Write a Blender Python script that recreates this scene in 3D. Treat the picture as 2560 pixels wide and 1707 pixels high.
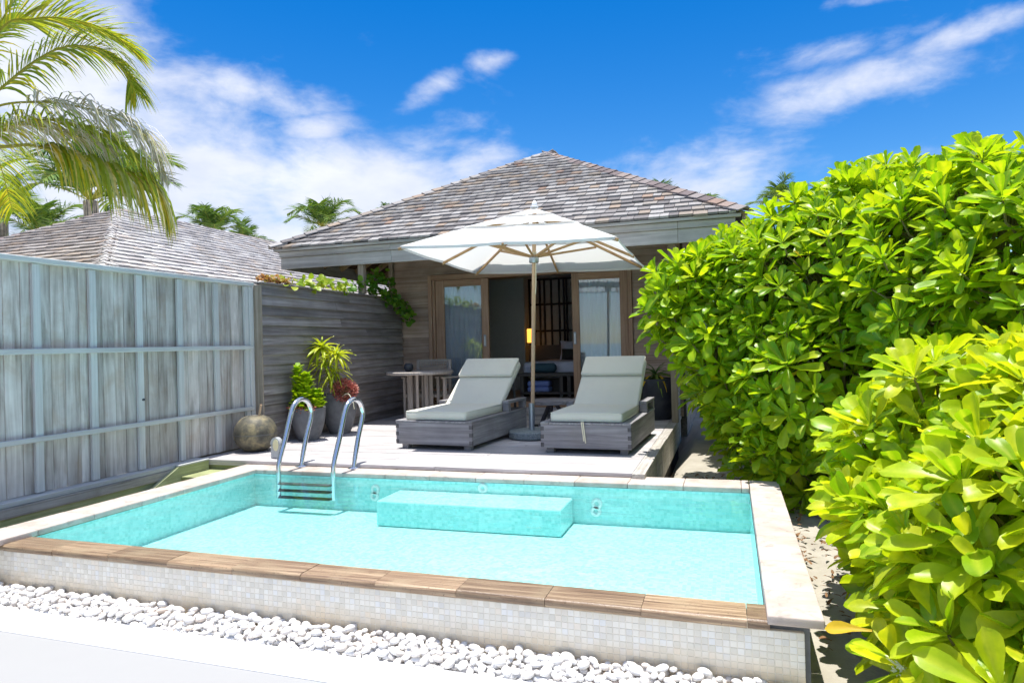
import bpy, bmesh, math, random
import numpy as np
from mathutils import Vector, Matrix, Euler
random.seed(7); rng = np.random.default_rng(7)
R = math.radians
SC = bpy.context.scene
COL = SC.collection
for o in list(bpy.data.objects): bpy.data.objects.remove(o)

# ------------------------------------------------------------------ camera
cam_d = bpy.data.cameras.new('camera'); cam = bpy.data.objects.new('camera', cam_d); COL.objects.link(cam)
SC.camera = cam
CAM = Vector((0, 0, 1.2))
YAW, ROLL, PITCH = R(17.7), math.atan(.0253), .0038
f0 = Vector((-math.sin(YAW), math.cos(YAW), 0)); r0 = Vector((math.cos(YAW), math.sin(YAW), 0)); u0 = Vector((0, 0, 1))
fw = math.cos(PITCH)*f0 + math.sin(PITCH)*u0; u1 = -math.sin(PITCH)*f0 + math.cos(PITCH)*u0
cr = math.cos(ROLL)*r0 - math.sin(ROLL)*u1; cu = math.sin(ROLL)*r0 + math.cos(ROLL)*u1
m = Matrix.Identity(4)
for i in range(3): m[i][0] = cr[i]; m[i][1] = cu[i]; m[i][2] = -fw[i]; m[i][3] = CAM[i]
cam.matrix_world = m
cam_d.lens = 23.97; cam_d.sensor_width = 36; cam_d.clip_start = .05; cam_d.clip_end = 3000

# ------------------------------------------------------------------ node helper
class NT:
    def __init__(s, tree): s.t = tree; tree.nodes.clear()
    def n(s, typ, **kw):
        nd = s.t.nodes.new(typ)
        for k, v in kw.items():
            if k.startswith('_'): setattr(nd, k[1:], v)
        for k, v in kw.items():
            if k.startswith('_'): continue
            key = int(k[1:]) if k[0] == 'i' and k[1:].isdigit() else k.replace('__', ' ')
            if isinstance(v, bpy.types.NodeSocket): s.t.links.new(v, nd.inputs[key])
            else:
                try: nd.inputs[key].default_value = v
                except Exception:
                    nd.inputs[key].default_value = (*v, 1) if len(v) == 3 else v
        return nd
    def math(s, op, a, b=0., c=None):
        kw = dict(i0=a, i1=b)
        if c is not None: kw['i2'] = c
        return s.n('ShaderNodeMath', _operation=op, **kw).outputs[0]
    def mix(s, f, a, b, mode='MIX'):
        return s.n('ShaderNodeMixRGB', _blend_type=mode, Fac=f, Color1=a, Color2=b).outputs[0]
    def ramp(s, f, stops):
        nd = s.n('ShaderNodeValToRGB', Fac=f); e = nd.color_ramp.elements
        while len(e) < len(stops): e.new(.5)
        for el, (p, c) in zip(e, stops):
            el.position = p; el.color = (*c, 1) if len(c) == 3 else c
        return nd.outputs[0]
    def noise(s, vec, scale, detail=4, rough=.55, dist=0.):
        return s.n('ShaderNodeTexNoise', Vector=vec, Scale=scale, Detail=detail, Roughness=rough, Distortion=dist).outputs['Fac']
    def maprange(s, v, a, b, c=0., d=1., smooth=False):
        nd = s.n('ShaderNodeMapRange', _clamp=True, i0=v, i1=a, i2=b, i3=c, i4=d)
        if smooth: nd.interpolation_type = 'SMOOTHSTEP'
        return nd.outputs[0]

# ------------------------------------------------------------------ world: sky with clouds, and the sun
SUN_EL, SUN_AZ = R(87.2), R(-60)          # nearly overhead, a touch to the left
world = bpy.data.worlds.new('World'); SC.world = world; world.use_nodes = True
w = NT(world.node_tree)
sky = w.n('ShaderNodeTexSky'); sky.sky_type = 'NISHITA'; sky.sun_disc = False
sky.sun_elevation = SUN_EL; sky.sun_rotation = SUN_AZ; sky.air_density = 1.0; sky.dust_density = .25; sky.ozone_density = 2.2
hs = w.n('ShaderNodeHueSaturation', Color=sky.outputs[0], Hue=.508, Saturation=1.5, Value=.44)
d = w.n('ShaderNodeTexCoord').outputs['Generated']
sx = w.n('ShaderNodeSeparateXYZ', i0=d)
az = w.math('ARCTAN2', sx.outputs[0], sx.outputs[1]); el = w.math('ARCSINE', sx.outputs[2])
acc = None
for (a, e, ra, re, tilt, amp) in ((-46, 12, 14, 9.5, 0, 1.25), (-30, 12.6, 13, 5.2, 0, 1.2), (-52, 20, 8, 9, 0, 1.1), (-38.5, 19.6, 10, 2.2, -.12, .85), (-33, 17.4, 5, 1.6, .1, .85), (-21, 14.5, 5, 2.6, .1, .85),
        (-36, 7.5, 16, 4.5, 0, 1.1), (-24.2, 20.4, 3.4, 1.5, .55, .68), (-18.6, 22.7, 3.4, 1.0, .12, .62), (-29, 24, 2, .9, 0, .4), (8.0, 18.0, 7.0, 2.2, .04, .95), (8,20.6,8,1.8,.05,.62), 
        (17, 20.1, 7, 1.0, .12, .72), (12, 23.6, 6, .9, 0, .6), (-1.5, 12.6, 10, 3.6, .03, .85), (12, 11, 10, 2.5, 0, .45), (-22, 11, 6, 3.2, .0, .7)):
    da = w.math('SUBTRACT', az, R(a)); de = w.math('SUBTRACT', w.math('SUBTRACT', el, R(e)), w.math('MULTIPLY', da, tilt))
    q = w.math('ADD', w.math('POWER', w.math('ABSOLUTE', w.math('DIVIDE', da, R(ra))), 2.), w.math('POWER', w.math('ABSOLUTE', w.math('DIVIDE', de, R(re))), 2.))
    g = w.math('MULTIPLY', w.math('POWER', 2.718, w.math('MULTIPLY', q, -1.)), amp)
    acc = g if acc is None else w.math('MAXIMUM', acc, g)
behind = w.math('MAXIMUM', w.maprange(sx.outputs[1], .25, -.2, 0, .60), w.maprange(el, .52, .8, 0, .70))
acc = w.math('MAXIMUM', acc, behind)
cv = w.n('ShaderNodeCombineXYZ', X=az, Y=w.math('MULTIPLY', el, 2.0), Z=0.).outputs[0]
n1 = w.noise(cv, 5.0, 9, .58, .35); n2 = w.noise(cv, 17., 6, .6, .2)
nn = w.math('ADD', w.math('MULTIPLY', n1, .75), w.math('MULTIPLY', n2, .25))
dens = w.math('ADD', acc, w.math('MULTIPLY', w.math('SUBTRACT', nn, .5), 2.2))
cl = w.maprange(dens, .26, 1.1, 0, .93, True)
shade = w.ramp(w.noise(cv, 7., 5), [(.3, (2.0, 2.15, 2.6)), (.7, (2.75, 2.8, 3.0))])
full = w.mix(cl, hs.outputs[0], shade)
bg = w.n('ShaderNodeBackground', Color=full, Strength=.15)
w.n('ShaderNodeOutputWorld', Surface=bg.outputs[0])

sd = bpy.data.lights.new('sun', 'SUN'); sd.energy = 2.7; sd.angle = R(.53); sd.color = (1, .965, .9)
sun = bpy.data.objects.new('sun', sd); COL.objects.link(sun)
dirv = Vector((math.cos(SUN_EL)*math.sin(SUN_AZ), math.cos(SUN_EL)*math.cos(SUN_AZ), math.sin(SUN_EL)))
sun.rotation_euler = dirv.to_track_quat('Z', 'Y').to_euler()
vs = SC.view_settings; vs.view_transform = 'Standard'; vs.look = 'None'; vs.exposure = 1.36; vs.gamma = 1; vs.use_curve_mapping = False
try:
    SC.cycles.max_bounces = 8; SC.cycles.transparent_max_bounces = 12; SC.cycles.use_denoising = True
except Exception: pass

# ------------------------------------------------------------------ materials
def new_mat(name):
    mt = bpy.data.materials.new(name); mt.use_nodes = True
    return mt, NT(mt.node_tree)
def finish(t, col, rough=.7, spec=.3, bump=None, bs=.3, bd=.01, metal=0., **kw):
    p = t.n('ShaderNodeBsdfPrincipled', **{'Base__Color': col, 'Roughness': rough, 'Specular__IOR__Level': spec, 'Metallic': metal, **kw})
    if bump is not None:
        b = t.n('ShaderNodeBump', Strength=bs, Distance=bd, Height=bump); t.t.links.new(b.outputs[0], p.inputs['Normal'])
    t.n('ShaderNodeOutputMaterial', Surface=p.outputs[0]); return p
def objvec(t):
    tc = t.n('ShaderNodeTexCoord').outputs['Object']; rnd = t.n('ShaderNodeObjectInfo').outputs['Random']
    off = t.n('ShaderNodeCombineXYZ', X=t.math('MULTIPLY', rnd, 37.), Y=t.math('MULTIPLY', rnd, 91.), Z=t.math('MULTIPLY', rnd, 53.)).outputs[0]
    return t.n('ShaderNodeVectorMath', _operation='ADD', i0=tc, i1=off).outputs[0], rnd
def island(t):
    g = t.n('ShaderNodeNewGeometry').outputs['Random Per Island']; o = t.n('ShaderNodeObjectInfo').outputs['Random']
    return t.math('FRACT', t.math('ADD', t.math('MULTIPLY', g, 1.0), t.math('MULTIPLY', o, 7.31)))
def wood(name, cols, axis='X', rough=.8, fine=42., long=2.0, var=.35, bs=.35, spec=.2, blotch=None, isl=False):
    mt, t = new_mat(name); v, rnd = objvec(t)
    if isl: rnd = island(t)
    sc = {'X': (long, fine, fine), 'Y': (fine, long, fine), 'Z': (fine, fine, long)}[axis]
    mv = t.n('ShaderNodeMapping', Vector=v, Scale=sc).outputs[0]
    g1 = t.noise(mv, 1., 6, .62, .9); g2 = t.noise(v, 3.2, 4)
    c = t.ramp(t.math('ADD', t.math('MULTIPLY', g1, .75), t.math('MULTIPLY', g2, .25)), [(.32, cols[0]), (.5, cols[1]), (.68, cols[2])])
    if blotch: c = t.mix(t.maprange(t.noise(v, 2.1, 5, .6, .4), .52, .72, 0, .65), c, blotch)
    val = t.math('ADD', 1-var/2, t.math('MULTIPLY', rnd, var))
    c = t.n('ShaderNodeHueSaturation', Color=c, Value=val).outputs[0]
    finish(t, c, rough, spec, g1, bs, .004); return mt
def plain(name, col, rough=.6, spec=.3, nscale=25., namt=.25, metal=0., bs=.15, **kw):
    mt, t = new_mat(name); v, rnd = objvec(t)
    n = t.noise(v, nscale, 5); c = t.mix(t.math('MULTIPLY', n, namt*2), tuple(x*(1+namt*.5) for x in col), tuple(x*(1-namt) for x in col))
    finish(t, c, rough, spec, n, bs, .003, metal, **kw); return mt
def stone(name, cols, scale=6., rough=.75, bs=.4, spec=.3, isl=False, stretch=(1, 1, 1), var=.12, speck=None):
    mt, t = new_mat(name); v, rnd = objvec(t)
    if isl: rnd = island(t)
    mv = t.n('ShaderNodeMapping', Vector=v, Scale=stretch).outputs[0]
    n = t.noise(mv, scale, 8, .65, .3); c = t.ramp(n, [(.3, cols[0]), (.5, cols[1]), (.7, cols[2])])
    if speck is not None: c = t.mix(t.maprange(t.noise(v, 150., 2), .56, .64), c, speck)
    c = t.n('ShaderNodeHueSaturation', Color=c, Value=t.math('ADD', 1-var/2, t.math('MULTIPLY', rnd, var))).outputs[0]
    finish(t, c, rough, spec, t.noise(mv, scale*4, 6), bs, .004); return mt
def leafmat(name, cols, trans=.45, rough=.35, spec=.45, mid=None, tcol=None):
    mt, t = new_mat(name); r = island(t)
    c = t.ramp(r, [(i/(len(cols)-1)*.9+.05, c_) for i, c_ in enumerate(cols)])
    if mid:
        a = t.n('ShaderNodeAttribute', _attribute_name='mid').outputs['Fac']
        c = t.mix(t.math('MULTIPLY', a, .8), c, mid)
    v = t.n('ShaderNodeNewGeometry').outputs['Position']
    c = t.mix(t.maprange(t.noise(v, 16., 5), .35, .7, 0, .5), c, tuple(x*.85 for x in cols[0]))
    p = t.n('ShaderNodeBsdfPrincipled', **{'Base__Color': c, 'Roughness': rough, 'Specular__IOR__Level': spec})
    tr = t.n('ShaderNodeBsdfTranslucent', Color=t.mix(1., c, tcol or (1.35, 1.25, .5), 'MULTIPLY'))
    mx = t.n('ShaderNodeMixShader', Fac=trans, i1=p.outputs[0], i2=tr.outputs[0])
    t.n('ShaderNodeOutputMaterial', Surface=mx.outputs[0]); return mt

GREY = ((.22, .22, .235), (.36, .37, .39), (.5, .51, .53))
M = {}
M['fence_z'] = wood('weathered_fence_boards', ((.25, .215, .185), (.53, .495, .46), (.77, .745, .71)), 'Z', .85, 13, 1.0, .34, blotch=(.42, .32, .23))
M['fence_frame_z'] = wood('weathered_fence_battens', ((.46, .465, .455), (.57, .58, .57), (.67, .685, .675)), 'Z', .85, 40, 1.2, .15)
M['fence_frame_y'] = wood('weathered_fence_rails', ((.46, .465, .455), (.57, .58, .57), (.67, .685, .68)), 'Y', .85, 40, 1.2, .15)
M['clad_y'] = wood('dark_weathered_cladding', ((.145, .125, .115), (.265, .235, .22), (.41, .375, .355)), 'Y', .8, 26, .9, .5, blotch=(.20, .185, .18))
M['clad_x'] = wood('brown_weathered_cladding', ((.27, .185, .13), (.47, .345, .26), (.62, .495, .40)), 'X', .8, 30, .9, .4, blotch=(.27, .225, .19))
M['deck'] = wood('bleached_deck', ((.30, .275, .275), (.48, .455, .455), (.62, .60, .60)), 'X', .85, 45, 1.0, .34)
M['deck_y'] = wood('weathered_deck_edge', ((.25, .23, .21), (.40, .37, .34), (.55, .52, .49)), 'Y', .85, 40, 1.2, .3, blotch=(.22, .21, .16))
M['green_y'] = wood('treated_green_timber', ((.26, .29, .14), (.40, .43, .23), (.52, .54, .33)), 'Y', .8, 30, 1.0, .2, blotch=(.22, .22, .12))
M['green_x'] = wood('treated_green_timber_cross', ((.20, .22, .10), (.32, .35, .17), (.42, .45, .26)), 'X', .8, 30, 1.0, .2, blotch=(.16, .16, .08))
M['fascia'] = wood('grey_fascia_timber', ((.27, .26, .24), (.43, .415, .385), (.57, .555, .52)), 'X', .8, 16, .7, .12, blotch=(.40, .37, .33))
M['post'] = wood('porch_post_timber', ((.20, .16, .12), (.32, .27, .21), (.44, .38, .31)), 'Z', .8, 38, 1.2, .2)
M['rafter'] = wood('rafter_timber', ((.28, .2, .1), (.42, .32, .17), (.52, .42, .25)), 'Y', .8, 30, 1.2, .2)
M['door_z'] = wood('door_timber', ((.27, .155, .10), (.42, .265, .175), (.53, .36, .25)), 'Z', .6, 42, 1.0, .15, spec=.3)
M['door_x'] = wood('door_timber_cross', ((.28, .16, .10), (.44, .275, .175), (.55, .37, .25)), 'X', .6, 42, 1.0, .15, spec=.3)
M['lounge_x'] = wood('lounger_timber_cross', ((.17, .16, .175), (.27, .26, .275), (.38, .37, .385)), 'X', .75, 26, 1.0, .2, blotch=(.24, .22, .21))
M['lounge_y'] = wood('lounger_timber_long', ((.16, .15, .16), (.27, .26, .27), (.40, .39, .40)), 'Y', .75, 26, 1.0, .2, blotch=(.22, .2, .19))
M['lounge_dark'] = wood('lounger_end_grain', ((.07, .065, .07), (.12, .115, .12), (.17, .16, .17)), 'X', .8, 20, 8, .2)
M['teak_z'] = wood('pale_pole_timber', ((.40, .26, .15), (.55, .37, .23), (.64, .46, .31)), 'Z', .5, 50, 1.0, .1, spec=.35, bs=.1)
M['teak'] = wood('umbrella_rib_timber', ((.30, .17, .07), (.43, .26, .12), (.52, .34, .17)), 'X', .55, 10, 6.0, .15, spec=.35, bs=.1)
M['table'] = wood('patio_furniture_timber', ((.30, .255, .22), (.44, .39, .35), (.56, .51, .47)), 'Z', .8, 40, 2, .2)
M['weave'] = plain('woven_rope', (.42, .37, .32), .85, .1, 60, .4)
M['shingle'] = None
def shingle_mat(name, stops, bs=.3):
    mt, t = new_mat(name); r = island(t); v, rnd = objvec(t)
    mv = t.n('ShaderNodeMapping', Vector=t.n('ShaderNodeNewGeometry').outputs['Position'], Scale=(30, 30, 6)).outputs[0]
    n = t.noise(mv, 1.3, 5, .6); c = t.ramp(r, stops)
    c = t.mix(.35, c, t.ramp(n, [(.3, (.13, .12, .12)), (.7, (.62, .6, .6))]), 'OVERLAY')
    finish(t, c, .85, .2, n, bs, .006); return mt
M['shingle'] = shingle_mat('weathered_shingle', [(0, (.17, .16, .16)), (.2, (.25, .235, .23)), (.45, (.33, .315, .305)), (.7, (.40, .39, .38)), (.84, (.30, .265, .23)), (.96, (.35, .28, .22)), (.985, (.33, .22, .17)), (1, (.46, .45, .44))])
M['shingle2'] = shingle_mat('bleached_shingle', [(0, (.40, .38, .37)), (.4, (.52, .50, .495)), (.8, (.63, .62, .61)), (.93, (.50, .44, .39)), (1, (.68, .66, .65))])
M['shingle3'] = shingle_mat('rusty_shingle', [(0, (.24, .215, .205)), (.3, (.33, .295, .275)), (.6, (.42, .39, .37)), (.85, (.37, .31, .265)), (1, (.33, .26, .21))])
M['hipcap'] = shingle_mat('hip_cap_shingle', [(0, (.15, .12, .12)), (.4, (.23, .19, .185)), (.7, (.30, .27, .26)), (.9, (.30, .20, .15)), (1, (.34, .31, .3))])
M['roofbase'] = plain('roof_underlay', (.03, .028, .028), .9, .1)
M['soffit'] = plain('soffit_board', (.16, .10, .06), .8, .1)
M['sand'] = None
mt, t = new_mat('coral_sand'); v = t.n('ShaderNodeTexCoord').outputs['Object']
n = t.noise(v, 3., 8, .65); n3 = t.noise(v, 60., 4)
c = t.ramp(n, [(.3, (.36, .33, .27)), (.6, (.48, .45, .385)), (.8, (.56, .53, .47))]); c = t.mix(t.math('MULTIPLY', n3, .3), c, (.26, .22, .17))
finish(t, c, .95, .1, t.math('ADD', n, t.math('MULTIPLY', n3, .3)), .6, .03); M['sand'] = mt
M['paving'] = plain('offwhite_paving', (.34, .34, .34), .85, .2, 7, .10)
M['kerb'] = plain('white_kerb', (.84, .84, .84), .8, .2, 12, .05)
mt, t = new_mat('cream_travertine'); v, rnd = objvec(t); n = t.noise(v, 4., 8, .65, .3)
c = t.ramp(n, [(.3, (.41, .33, .28)), (.5, (.53, .45, .40)), (.7, (.61, .55, .51))]); c = t.mix(t.maprange(t.noise(v, 9., 7, .7, .8), .55, .75, 0, .8), c, (.24, .20, .18))
c = t.n('ShaderNodeHueSaturation', Color=c, Value=t.math('ADD', .88, t.math('MULTIPLY', rnd, .2))).outputs[0]
finish(t, c, .75, .3, t.noise(v, 26., 7, .7), .5, .005); M['coping'] = mt
M['coping_wet'] = None
mt, t = new_mat('wet_brown_travertine'); v, rnd = objvec(t)
mv = t.n('ShaderNodeMapping', Vector=v, Scale=(1.6, 60, 60)).outputs[0]; n = t.noise(mv, 1., 7, .62, .8)
c = t.ramp(n, [(.32, (.12, .072, .043)), (.5, (.27, .18, .11)), (.66, (.46, .335, .215))])
c = t.mix(t.maprange(t.noise(v, 5., 4), .5, .7, 0, .6), c, (.36, .27, .17))
c = t.n('ShaderNodeHueSaturation', Color=c, Value=t.math('ADD', .75, t.math('MULTIPLY', rnd, .5))).outputs[0]
c = t.mix(t.maprange(t.noise(v, 70., 5, .7), .60, .68, 0, .8), c, (.05, .03, .02))
finish(t, c, .32, .5, t.noise(v, 60., 6, .7), .5, .006); M['coping_wet'] = mt
def tile_mat(name, base, grout, size, var, axis=None, rough=.25):
    mt, t = new_mat(name); P_ = t.n('ShaderNodeTexCoord').outputs['Object']
    g = t.n('ShaderNodeNewGeometry'); nx = t.n('ShaderNodeSeparateXYZ', i0=g.outputs['Normal']); px = t.n('ShaderNodeSeparateXYZ', i0=P_)
    ax = t.math('GREATER_THAN', t.math('ABSOLUTE', nx.outputs[0]), .5); azz = t.math('GREATER_THAN', t.math('ABSOLUTE', nx.outputs[2]), .5)
    u = t.math('ADD', t.math('MULTIPLY', px.outputs[0], t.math('SUBTRACT', 1., ax)), t.math('MULTIPLY', px.outputs[1], ax))
    vv = t.math('ADD', t.math('MULTIPLY', px.outputs[2], t.math('SUBTRACT', 1., azz)), t.math('MULTIPLY', px.outputs[1], azz))
    us = t.math('DIVIDE', u, size); vs_ = t.math('DIVIDE', vv, size)
    cell = t.n('ShaderNodeCombineXYZ', X=t.math('FLOOR', us), Y=t.math('FLOOR', vs_), Z=0.).outputs[0]
    wn = t.n('ShaderNodeTexWhiteNoise', Vector=cell); wn.noise_dimensions = '3D'
    c = t.ramp(wn.outputs[0], [(i/(len(base)-1), b) for i, b in enumerate(base)])
    fu = t.math('ABSOLUTE', t.math('SUBTRACT', t.math('FRACT', us), .5)); fv = t.math('ABSOLUTE', t.math('SUBTRACT', t.math('FRACT', vs_), .5))
    e = t.maprange(t.math('MAXIMUM', fu, fv), .42, .48)
    c = t.mix(t.math('MULTIPLY', e, var), c, grout)
    finish(t, c, rough, .4); return mt
M['pooltile'] = tile_mat('turquoise_pool_mosaic', [(.32, .66, .65), (.40, .72, .715), (.50, .79, .785), (.37, .70, .71)], (.50, .75, .74), .026, .6)
M['grout'] = plain('tile_grout', (.74, .68, .57), .9, .1, 14, .2)
mt, t = new_mat('pearl_mosaic'); r = island(t)
c = t.ramp(r, [(0, (.70, .665, .58)), (.35, (.80, .76, .67)), (.65, (.84, .805, .72)), (.78, (.78, .775, .75)), (.88, (.82, .74, .62)), (.95, (.70, .68, .63)), (1, (.86, .84, .77))])
pz = t.n('ShaderNodeSeparateXYZ', i0=t.n('ShaderNodeNewGeometry').outputs['Position'])
st = t.noise(t.n('ShaderNodeNewGeometry').outputs['Position'], 2.5, 5)
f = t.maprange(t.math('ADD', pz.outputs[2], t.math('MULTIPLY', t.math('SUBTRACT', st, .5), .12)), -.335, -.19, .95, 0.)
c = t.mix(f, c, (.74, .57, .35))
finish(t, c, .22, .5); M['mosaic'] = mt
# water: a tinted clear film whose share of mirror grows with the grazing angle
mt, t = new_mat('pool_water'); v = t.n('ShaderNodeTexCoord').outputs['Object']
mv = t.n('ShaderNodeMapping', Vector=v, Scale=(1., 1.5, 1.)).outputs[0]
h = t.math('ADD', t.noise(mv, 5., 3, .5, .5), t.math('MULTIPLY', t.noise(mv, 22., 3), .12))
b = t.n('ShaderNodeBump', Strength=.16, Distance=.05, Height=h)
fr = t.n('ShaderNodeFresnel', IOR=1.33, Normal=b.outputs[0])
tp = t.n('ShaderNodeBsdfTransparent', Color=(.86, .985, .985))
gl = t.n('ShaderNodeBsdfGlossy', Color=(1, 1, 1), Roughness=.02, Normal=b.outputs[0])
mx = t.n('ShaderNodeMixShader', Fac=fr.outputs[0], i1=tp.outputs[0], i2=gl.outputs[0])
t.n('ShaderNodeOutputMaterial', Surface=mx.outputs[0]); M['water'] = mt
mt, t = new_mat('door_glass'); fr = t.n('ShaderNodeFresnel', IOR=1.5)
tp = t.n('ShaderNodeBsdfTransparent', Color=(.93, .96, .97)); gl = t.n('ShaderNodeBsdfGlossy', Color=(.85, .93, 1), Roughness=.0)
mx = t.n('ShaderNodeMixShader', Fac=t.math('ADD', t.math('MULTIPLY', fr.outputs[0], 1.0), .07), i1=tp.outputs[0], i2=gl.outputs[0])
t.n('ShaderNodeOutputMaterial', Surface=mx.outputs[0]); M['glass'] = mt
mt, t = new_mat('sea_water'); v = t.n('ShaderNodeTexCoord').outputs['Object']
finish(t, (.02, .16, .28), .12, .5, t.noise(v, .8, 6), .3, .3); M['sea'] = mt
M['steel'] = plain('polished_steel', (.72, .74, .77), .16, .5, 20, .05, 1.0, .02)
M['alu'] = plain('brushed_metal', (.42, .46, .5), .4, .5, 20, .05, .8, .02)
M['treadmat'] = plain('dark_grip_tread', (.05, .07, .065), .7, .3, 90, .5)
M['granite'] = stone('grey_granite', ((.14, .17, .18), (.22, .26, .27), (.30, .34, .35)), 30., .6, .3, .35, speck=(.42, .46, .47))
M['canvas'] = None
mt, t = new_mat('white_canvas'); v = t.n('ShaderNodeTexCoord').outputs['Object']; n = t.noise(v, 250., 2)
p = t.n('ShaderNodeBsdfPrincipled', **{'Base__Color': (.80, .80, .79), 'Roughness': .9, 'Specular__IOR__Level': .1})
tr = t.n('ShaderNodeBsdfTranslucent', Color=(.86, .86, .84)); mx = t.n('ShaderNodeMixShader', Fac=.38, i1=p.outputs[0], i2=tr.outputs[0])
t.n('ShaderNodeOutputMaterial', Surface=mx.outputs[0]); M['canvas'] = mt
mt, t = new_mat('sage_fabric'); v, rnd = objvec(t)
n = t.noise(t.n('ShaderNodeMapping', Vector=v, Scale=(1, 1, 1)).outputs[0], 300., 2); nb = t.noise(v, 5., 4)
c = t.mix(n, (.70, .685, .59), (.79, .775, .68)); c = t.mix(t.math('MULTIPLY', nb, .25), c, (.64, .62, .52))
finish(t, c, .95, .1, t.math('ADD', n, t.math('MULTIPLY', nb, 9.)), .45, .004); M['fabric'] = mt
M['cord'] = plain('cream_cord', (.7, .66, .5), .9, .1)
M['pot'] = stone('grey_concrete_pot', ((.10, .105, .115), (.155, .16, .175), (.22, .225, .24)), 5., .8, .3, .25)
M['potdark'] = stone('dark_glazed_pot', ((.03, .035, .045), (.05, .055, .07), (.08, .085, .1)), 5., .5, .2, .4)
M['jar'] = stone('mossy_glazed_stone', ((.035, .035, .033), (.12, .11, .08), (.34, .28, .15)), 7., .6, .5, .4)
M['lampgrey'] = plain('grey_lamp_housing', (.42, .43, .44), .6, .3)
M['lampcream'] = plain('cream_lamp_lens', (.75, .66, .42), .4, .4)
M['white'] = plain('white_paint', (.8, .8, .8), .6, .3)
M['black'] = plain('black_lattice', (.012, .011, .011), .6, .2)
M['roomwall'] = plain('room_plaster', (.60, .60, .56), .9, .1)
M['roomdark'] = plain('dark_room_panel', (.12, .11, .10), .8, .1)
M['roomfloor'] = wood('room_floor', ((.12, .085, .06), (.19, .135, .10), (.26, .19, .14)), 'Y', .5, 20, 1)
M['sheet'] = plain('white_bed_linen', (.70, .71, .80), .9, .1)
M['towel'] = plain('blue_towel', (.22, .30, .62), .95, .1)
M['cushion'] = plain('charcoal_cushion', (.05, .048, .045), .95, .1)
M['taupe'] = plain('taupe_cushion', (.30, .25, .2), .95, .1)
M['teal'] = plain('teal_bolster', (.06, .12, .15), .95, .1)
mt, t = new_mat('sheer_curtain'); v = t.n('ShaderNodeTexCoord').outputs['Object']
p = t.n('ShaderNodeBsdfPrincipled', **{'Base__Color': (.86, .89, .92), 'Roughness': .9}); tr = t.n('ShaderNodeBsdfTranslucent', Color=(.7, .75, .8))
mx = t.n('ShaderNodeMixShader', Fac=.4, i1=p.outputs[0], i2=tr.outputs[0]); t.n('ShaderNodeOutputMaterial', Surface=mx.outputs[0]); M['curtain'] = mt
mt, t = new_mat('lit_lamp_shade'); v = t.n('ShaderNodeTexCoord').outputs['Object']
e = t.n('ShaderNodeEmission', Color=(1, .42, .06), Strength=.9); t.n('ShaderNodeOutputMaterial', Surface=e.outputs[0]); M['lamp'] = mt
mt, t = new_mat('white_pebble'); r = island(t); v, rnd = objvec(t)
c = t.ramp(r, [(0, (.62, .57, .52)), (.15, (.74, .71, .68)), (.5, (.82, .81, .80)), (.92, (.86, .85, .84)), (1, (.70, .58, .48))]); n = t.noise(v, 30., 4)
finish(t, t.mix(t.math('MULTIPLY', n, .2), c, (.6, .56, .52)), .6, .3, n, .1, .003); M['pebble'] = mt
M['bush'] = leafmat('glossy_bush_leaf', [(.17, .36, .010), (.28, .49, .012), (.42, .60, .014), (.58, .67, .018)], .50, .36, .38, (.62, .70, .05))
M['bush2'] = leafmat('yellow_green_bush_leaf', [(.24, .44, .010), (.38, .55, .012), (.50, .63, .014), (.60, .69, .016), (.70, .70, .03)], .50, .36, .38, (.72, .76, .08))  # the front bush's own lighter, yellower leaf colour
M['yellowleaf'] = leafmat('yellow_leaf', [(.62, .42, .02), (.68, .46, .03)], .35, .5, .3)
M['stem'] = plain('bush_stem', (.20, .18, .08), .85, .1)
M['flower'] = plain('white_petal', (.78, .78, .76), .8, .1)
M['dryflower'] = plain('dry_seed', (.28, .16, .07), .9, .1)
M['palm'] = leafmat('palm_leaflet', [(.22, .34, .03), (.35, .47, .04), (.48, .56, .06), (.70, .58, .05), (.38, .50, .05)], .4, .45, .3, tcol=(1.3, 1.2, .5))
M['palmyellow'] = leafmat('ageing_palm_leaflet', [(.22, .32, .02), (.40, .45, .03), (.66, .54, .03), (.74, .68, .48), (.32, .40, .03)], .4, .5, .3, tcol=(1.3, 1.2, .6))
M['palmfar'] = leafmat('far_palm_leaflet', [(.07, .15, .035), (.13, .25, .05), (.26, .36, .07)], .3, .5, .3)
M['palmdry'] = leafmat('dry_palm_leaflet', [(.80, .75, .66), (.86, .83, .77), (.66, .56, .36), (.52, .55, .16)], .3, .8, .1, tcol=(1, 1, 1))
M['rachis'] = plain('palm_rachis', (.36, .33, .05), .6, .3)
M['trunk'] = stone('palm_trunk', ((.12, .1, .08), (.2, .17, .14), (.28, .25, .2)), 9., .9, .5)
M['dracaena'] = leafmat('variegated_strap_leaf', [(.46, .56, .02), (.60, .66, .03), (.70, .70, .05)], .4, .4, .4, (.26, .42, .03))
M['conifer'] = leafmat('lime_foliage', [(.26, .46, .012), (.38, .56, .015), (.48, .62, .02)], .35, .5, .3)
M['redleaf'] = leafmat('red_foliage', [(.42, .13, .10), (.55, .22, .17), (.36, .10, .10), (.6, .32, .24)], .3, .5, .3, tcol=(1.2, .9, .9))
M['creeper'] = leafmat('dry_creeper_leaf', [(.40, .20, .10), (.52, .30, .16), (.36, .40, .08)], .3, .6, .2)
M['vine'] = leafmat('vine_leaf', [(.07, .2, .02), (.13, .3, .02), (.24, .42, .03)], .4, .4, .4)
M['vinelit'] = leafmat('vine_leaf_painted_lit', [(.25, .40, .02), (.38, .5, .03), (.48, .52, .04)], .4, .4, .4)  # lit copy of the vine leaf, sunlight put into its colour
M['litter'] = plain('dry_leaf', (.30, .17, .09), .9, .1, 8, .6)
M['soil'] = plain('soil', (.09, .05, .035), .95, .1)

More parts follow.
